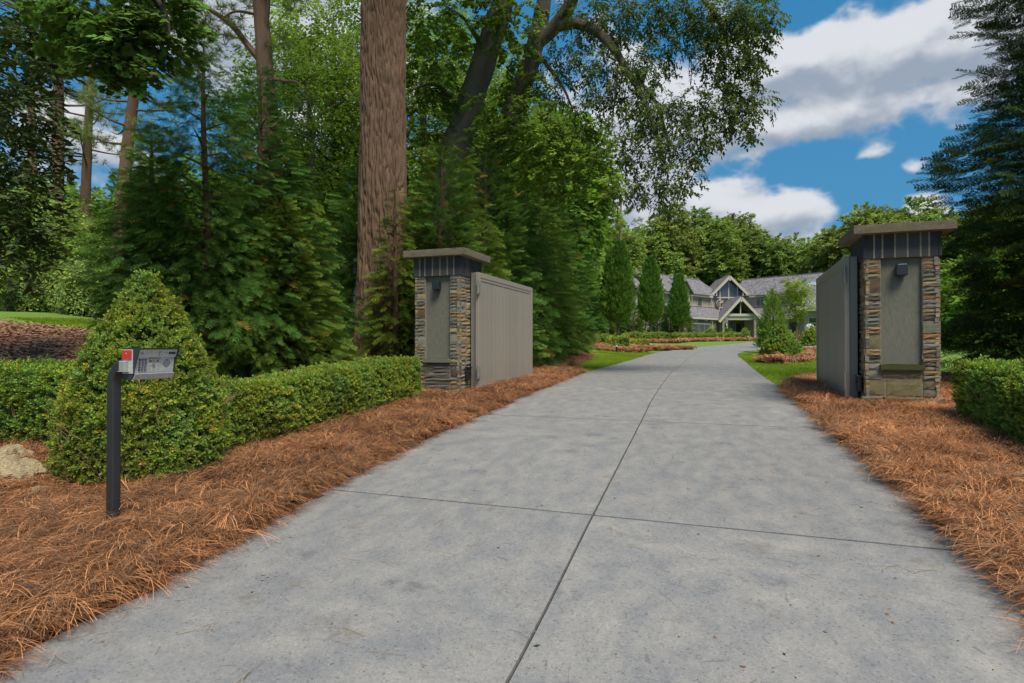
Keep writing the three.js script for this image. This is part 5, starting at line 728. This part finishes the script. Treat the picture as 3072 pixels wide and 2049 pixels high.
// slim hornbeams
function slimTree(u, d, h, R, bare, seed, label, mat = M.horn) { const [x, Z] = W2(u, d), t = thing('slim_tree', label, 'tree', onLand(x, Z, -.05)), r = rng(seed), list = [], br = 18;
  part('trunk', tube([V3(0, 0, 0), V3(.05, h * .3, 0), V3(0, h * .7, 0), V3(0, h * .97, 0)], [.1, .085, .05, .01], 9, .06, seed), M.barkGrey, t);
  for (let i = 0; i < br; i++) { const a = i * 2.4, y = h * (bare + (.8 - bare) * i / br), L = R * .8; part('branch', tube([V3(0, y, 0), V3(Math.cos(a) * L * .6, y + L * .8, Math.sin(a) * L * .6), V3(Math.cos(a) * L * .8, y + L * 1.7, Math.sin(a) * L * .8)], [.022, .014, .004], 5), M.barkGrey, t); }
  for (let i = 0; i < 2000; i++) { const f = Math.pow(r(), .9), a = r() * 6.283, env = R * Math.pow(Math.sin(Math.PI * Math.pow(f, .55)) , .6) * (1 + .3 * noise3(Math.cos(a) * 2 + seed, f * 7, Math.sin(a) * 2)), q = env * (.25 + .75 * Math.sqrt(r())), y = h * (bare + (1 - bare) * f), d2 = V3(Math.cos(a) * .7, .8 + r() * .5, Math.sin(a) * .7), k = .65 + r() * .6; list.push([place(V3(Math.cos(a) * q, y, Math.sin(a) * q), d2, V3(r() - .5, .4, r() - .5), .9 + r() * .5), lin(k, k, k)]); }
  scatter('crown', G.horn, mat, list, t); }
slimTree(1853, 39.5, 6.7, .92, .22, 51, 'tallest slim columnar tree growing from the three-armed lawn hedge'); slimTree(1952, 52, 6.9, .92, .24, 52, 'slim columnar tree of middle size before the left wing of the house'); slimTree(2037, 60, 6.3, .78, .24, 53, 'smallest slim columnar tree before the dormer gable');
// conifers and tall hedge on the far side of the lawn
[[1765, 43, 4.1, 1.25, 'dense dark conifer at the end of the screen by the utility box'], [1715, 37, 4.6, 1.4, 'dense conifer where the cypress screen ends']].forEach(([u, d, h, R, label], i) => { const [x, Z] = W2(u, d); conifer({ x, Z, h, R, seed: 210 + i, n: 1500, len: .55, el: .1, rise: .1, mat: M.cypressDark, label, pow: .4, branches: 2, trunkR: .1, lump: .2 }); });
for (let i = 0; i < 7; i++) { const [x, Z] = W2(1822 + i * 38, 62 + (i % 2) * 1.2); conifer({ x, Z, h: 3.4 + (i % 3) * .25, R: 1.05, seed: 220 + i, n: 620, len: .6, el: .2, mat: i % 3 ? M.cypressDark : M.cypress, pow: .3, branches: 0, trunkR: .08, lump: .2, label: 'clipped conifer in the tall evergreen hedge before the left wing', group: 'tall evergreen hedge by the house' }); }
// the crescent bed with the big cone across the drive
farStraw([W2(2268, 20.5), W2(2300, 22.5), W2(2300, 27), W2(2390, 30), W2(2560, 31), W2(2560, 25), W2(2470, 23.5), W2(2400, 20.4), W2(2330, 19.4)], 'pine straw strewn in a crescent round the big lawn cone', 44);
{ const [x, Z] = W2(2340, 21.8); boxCone('big clipped cone in the crescent straw bed across the drive', x, Z, .58, 1.42, 3800, 45, { geo: sprig(5, 16, .045, .36), size: .04, dry: .02 }); }
{ const [x, Z] = W2(2318, 31), m = M.leafLight; conifer({ name: 'golden_conifer', x, Z, h: 3.3, R: .8, seed: 230, n: 900, len: .4, el: .5, mat: leafMat(lin(.30, .42, .06), .35), label: 'yellow-green conifer behind the big lawn cone', branches: 0, trunkR: .06, pow: .6 }); }
{ const [x, Z] = W2(2388, 36), t = leafTree({ name: 'crape_myrtle', x, Z, h: 3.4, trunkR: .07, seed: 232, crown: { y: 3.1, rx: .75, ry: 1.35, n: 16 }, geo: G.horn, mat: leafMat(lin(.30, .42, .06), .4), per: 330, size: .9, droop: -.2, label: 'young airy crape myrtle with pale stems behind the big lawn cone', bark: M.barkPine }); for (const [a, b] of [[.5, .3], [-.45, .2], [.3, -.4]]) part('stem', tube([V3(0, .1, 0), V3(a * .5, .9, b * .5), V3(a, 2.0, b)], [.05, .035, .015], 7), M.barkPine, t); }
farHedge('low clipped hedge beyond the crescent bed', 2386, 2560, 40, .5, .7, 46, 900); farHedge('second low hedge tight behind the one beyond the crescent bed', 2380, 2560, 43, .55, .6, 47, 800);
{ const [x, Z] = W2(2437, 39); boxCone('clipped cone at the lattice ball beyond the crescent bed', x, Z, .46, 1.35, 800, 48, { geo: boxFar, size: .05, dry: 0 }); }
{ const [x, Z] = W2(2429, 45), t = thing('lattice_ball', 'white lattice ball ornament standing in a dark tapered pot', 'ornament', onLand(x, Z, 0)), g = []; part('pot', new THREE.CylinderGeometry(.26, .18, .72, 20), std({ color: lin(.1, .09, .09), roughness: .6 }), t, 0, .36, 0); const r = rng(3); for (let i = 0; i < 16; i++) { const q = new THREE.TorusGeometry(.30, .022, 6, 30); q.rotateX(r() * 3.14); q.rotateY(r() * 3.14); g.push(q); } part('lattice', mergeGeometries(g), std({ color: lin(.72, .72, .72), roughness: .6 }), t, 0, 1.0, 0).userData.kind = 'stuff'; }
{ const [x, Z] = W2(1820, 41), t = thing('utility_box', 'grey slatted utility enclosure at the foot of the dark conifers', 'enclosure', onLand(x, Z, -.03), .3); const m = std({ color: lin(.33, .31, .28), roughness: .9 }); part('cabinet', new THREE.BoxGeometry(.62, .58, .5), std({ color: lin(.2, .19, .17), roughness: .9 }), t, 0, .29, 0); for (let i = 0; i < 6; i++) part('slat', new RoundedBoxGeometry(.10, .62, .02, 1, .004), m, t, -.27 + i * .108, .31, .262); for (let i = 0; i < 5; i++) part('slat', new RoundedBoxGeometry(.02, .62, .10, 1, .004), m, t, .322, .31, -.21 + i * .108); }
// path lights
function pathLight(u, d, label, k = 1) { const [x, Z] = W2(u, d), t = thing('path_light', label, 'light', onLand(x, Z, .02), 0, 'low garden lights on the lawn edge'); t.scale.setScalar(k); part('stem', new THREE.CylinderGeometry(.055, .06, .26, 14), M.black, t, 0, .13, 0); part('lamp_glass', new THREE.CylinderGeometry(.05, .05, .10, 14), std({ color: lin(.75, .68, .5), roughness: .4 }), t, 0, .31, 0); part('lid', new THREE.CylinderGeometry(.062, .058, .025, 14), std({ color: lin(.4, .36, .28), roughness: .5 }), t, 0, .372, 0); }
pathLight(1850, 31.6, 'short black path light with pale lamp before the square hedge block'); pathLight(1951, 36.5, 'short path light at the drive-side tip of the three-armed hedge bed'); pathLight(2034, 46, 'short path light where the long straw bed meets the lawn'); pathLight(2152, 51, 'short path light below the small cone by the lower windows'); pathLight(2244, 50.5, 'short path light near the porch steps');
// planters at the porch
[[2280, 80, 'grey square planter with a small shrub by the porch steps'], [2184, 81, 'grey planter with a small shrub behind the left porch column']].forEach(([u, d, label], i) => { const [x, Z] = W2(u, d), t = thing('planter', label, 'planter', V3(x, 2.36, -Z)); part('pot', new THREE.CylinderGeometry(.42, .3, .85, 4).rotateY(.785), std({ color: lin(.3, .28, .27), roughness: .8 }), t, 0, .43, 0); const r = rng(i + 3), list = []; for (let k = 0; k < 60; k++) list.push([place(V3((r() - .5) * .5, .85 + r() * .4, (r() - .5) * .5), V3(r() - .5, .6, r() - .5), V3(r() - .5, 1, r() - .5), .35), null]); scatter('foliage', G.far, M.box, list, t); });

// ------------------------------------------------------------------ woods behind the house: every tree on its own
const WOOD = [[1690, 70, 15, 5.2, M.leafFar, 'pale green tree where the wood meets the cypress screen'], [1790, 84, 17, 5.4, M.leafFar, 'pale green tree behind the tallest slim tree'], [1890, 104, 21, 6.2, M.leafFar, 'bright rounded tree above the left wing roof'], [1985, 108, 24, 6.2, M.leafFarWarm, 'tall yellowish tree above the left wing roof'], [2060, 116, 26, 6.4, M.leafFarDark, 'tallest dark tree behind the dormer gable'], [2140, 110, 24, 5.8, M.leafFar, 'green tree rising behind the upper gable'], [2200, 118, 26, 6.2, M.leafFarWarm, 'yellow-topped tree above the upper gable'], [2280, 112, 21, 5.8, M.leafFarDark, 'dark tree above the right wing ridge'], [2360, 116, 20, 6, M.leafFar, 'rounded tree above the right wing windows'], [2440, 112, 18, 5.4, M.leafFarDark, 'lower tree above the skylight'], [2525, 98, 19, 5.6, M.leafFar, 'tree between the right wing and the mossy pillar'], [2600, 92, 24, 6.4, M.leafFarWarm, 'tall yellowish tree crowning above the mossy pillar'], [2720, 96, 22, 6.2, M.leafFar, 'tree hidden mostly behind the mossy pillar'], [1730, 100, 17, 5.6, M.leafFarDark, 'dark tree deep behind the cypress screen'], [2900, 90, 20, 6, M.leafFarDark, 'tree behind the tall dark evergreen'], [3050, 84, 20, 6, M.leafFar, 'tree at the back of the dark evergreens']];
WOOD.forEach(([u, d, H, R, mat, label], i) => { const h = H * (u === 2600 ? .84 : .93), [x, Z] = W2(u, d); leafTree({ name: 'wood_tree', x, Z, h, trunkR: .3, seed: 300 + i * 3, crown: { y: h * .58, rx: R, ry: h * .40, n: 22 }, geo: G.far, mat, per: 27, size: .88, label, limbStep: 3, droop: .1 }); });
{ const [x, Z] = W2(1865, 66); pine({ x, Z, h: 17.5, trunkR: .2, seed: 140, label: 'lone thin pine standing above the trees by the house', R: 3.6, from: .62, limbs: 20, tufts: 20 }); }

// ------------------------------------------------------------------ leaf litter, turf, scraps on the drive
{
  const bank = [[-9.2, 3], [-9.2, 9.5], [-10.5, 12.6], [-14, 12], [-16.3, 11.2], [-17.4, 10.8], [-19.6, 10], [-20, 7], [-17, 3]];
  const litterMap = dataTex(256, (u, v) => { const n = tile(u, v, 40, 4, 2), m = tile(u, v, 120, 2, 6); return [160 + n * 46 + m * 52, 122 + n * 36 + m * 40, 96 + n * 28 + m * 30]; }); sheet('leafy_bank', bank, .2, .05, std({ map: litterMap, roughness: 1, bumpMap: litterMap, bumpScale: .03 }), 'sloping bank covered with dry brown leaves beyond the boxwood hedge');
  const b = new Bag(), r = rng(3); for (let i = 0; i < 10; i++) { const o = V3((r() - .5) * .4, r() * .03, (r() - .5) * .4), a = r() * 6.28, L = .05 + r() * .05, d = V3(Math.cos(a), (r() - .4) * .6, Math.sin(a)), s = V3(-d.z, (r() - .5) * .7, d.x).multiplyScalar(L * .4), k = .6 + r() * .7; b.tri(o, o.clone().addScaledVector(d, L * .5).add(s), o.clone().addScaledVector(d, L), [k, k * .9, k * .8]); b.tri(o, o.clone().addScaledVector(d, L), o.clone().addScaledVector(d, L * .5).sub(s), [k, k * .9, k * .8]); }
  const list = []; for (let i = 0; i < 3600; i++) { const x = lerp(-20, -9, r()), Z = lerp(3, 13, r()); if (!inside(bank, x, Z)) continue; const m = new THREE.Matrix4().makeRotationY(r() * 6.28); m.setPosition(x, land(x, Z) + .045, -Z); list.push([m, null]); } scatter('dry_leaves', b.geo(), std({ vertexColors: true, color: lin(.42, .27, .18), roughness: 1, side: THREE.DoubleSide }), list, null, { label: 'dry brown leaves scattered over the bank behind the hedge', category: 'leaves' });
}
{
  const r = rng(9), b = new Bag(); for (let i = 0; i < 22; i++) { const a = r() * 6.28, o = V3((r() - .5) * .16, 0, (r() - .5) * .16), h = .03 + r() * .035, d = V3(Math.cos(a) * .5, 1, Math.sin(a) * .5).normalize(), s = V3(-Math.sin(a), 0, Math.cos(a)).multiplyScalar(.004), k = .7 + r() * .6; b.tri(o.clone().add(s), o.clone().addScaledVector(d, h), o.clone().sub(s), [k, k, k * .8]); }
  const g = b.geo(), list = []; const far = (x, Z) => { const d = -x * SY + Z * CY; return clamp(20 / d, .2, 1); };
  const add = (n, x0, x1, z0, z1, ok) => { for (let i = 0; i < n; i++) { const x = lerp(x0, x1, r()), Z = lerp(z0, z1, r()); if (r() > far(x, Z) || !ok(x, Z)) continue; const m = new THREE.Matrix4().makeRotationY(r() * 6.28), s = .8 + r() * .6; m.scale(V3(s, s, s)); m.setPosition(x, land(x, Z) - .03, -Z); const k = .8 + .3 * noise3(x * .6, Z * .6, 1) + r() * .3; list.push([m, lin(k * 1.05, k, k * .9)]); } };
  add(15000, -6.5, -3.2, 15.2, 32, (x, Z) => x < edgeL(Z) - .01 && !inside(leftBed, x, Z)); add(12000, .3, 5, 11, 32, (x, Z) => x > edgeR(Z) + .01 && !inside(rightBed, x, Z)); add(9000, -20, -11, 11.5, 17, () => true);
  scatter('turf', g, leafMat(lin(.25, .37, .055), .3), list, null, { label: 'short mown turf blades on the lawns beside the drive', category: 'grass' });
}
{
  const r = rng(17), b = new Bag(); { const o = V3(-.5, 0, 0), t = V3(.5, .1, 0), s = V3(0, .05, .28); b.tri(o, V3(0, .02, 0).add(s), t, [1, 1, 1]); b.tri(o, t, V3(0, .08, 0).sub(s), [.85, .85, .85]); }
  const list = [], C = [lin(.3, .12, .05), lin(.06, .05, .04), lin(.36, .2, .06), lin(.04, .04, .045), lin(.22, .13, .07)]; for (let i = 0; i < 620; i++) { const Z = 1.5 + Math.pow(r(), 1.4) * 15, t = r() < .5 ? r() : Math.pow(r(), 3) * (r() < .5 ? 1 : -1), x = lerp(edgeL(Z), edgeR(Z), t < 0 ? 1 + t * .4 : t), m = new THREE.Matrix4().makeRotationY(r() * 6.28), s = .008 + r() * r() * .03; m.scale(V3(s, s, s)); m.setPosition(x, land(x, Z) + .002, -Z); list.push([m, C[(r() * 5) | 0]]); }
  scatter('leaf_scraps', b.geo(), std({ vertexColors: true, roughness: 1, side: THREE.DoubleSide }), list, null, { label: 'tiny dry leaf scraps lying about on the concrete drive', category: 'litter' });
  const n2 = []; for (let i = 0; i < 260; i++) { const Z = 1.6 + Math.pow(r(), 1.2) * 13, side = r() < .5, x = r() < .6 ? (side ? edgeL(Z) + r() * r() * .5 : edgeR(Z) - r() * r() * .5) : lerp(edgeL(Z), edgeR(Z), r()), m = new THREE.Matrix4().makeRotationY(r() * 6.28), s = .6 + r() * .5; m.scale(V3(s, s * .25, s)); m.setPosition(x, land(x, Z) + .004, -Z); n2.push([m, null]); }
  scatter('loose_needles', strawTuft(23, 1, .0011), M.needle, n2, null, { label: 'loose pine needles blown onto the concrete drive', category: 'needles' });
}
shade(scene);
renderer.render(scene, camera);
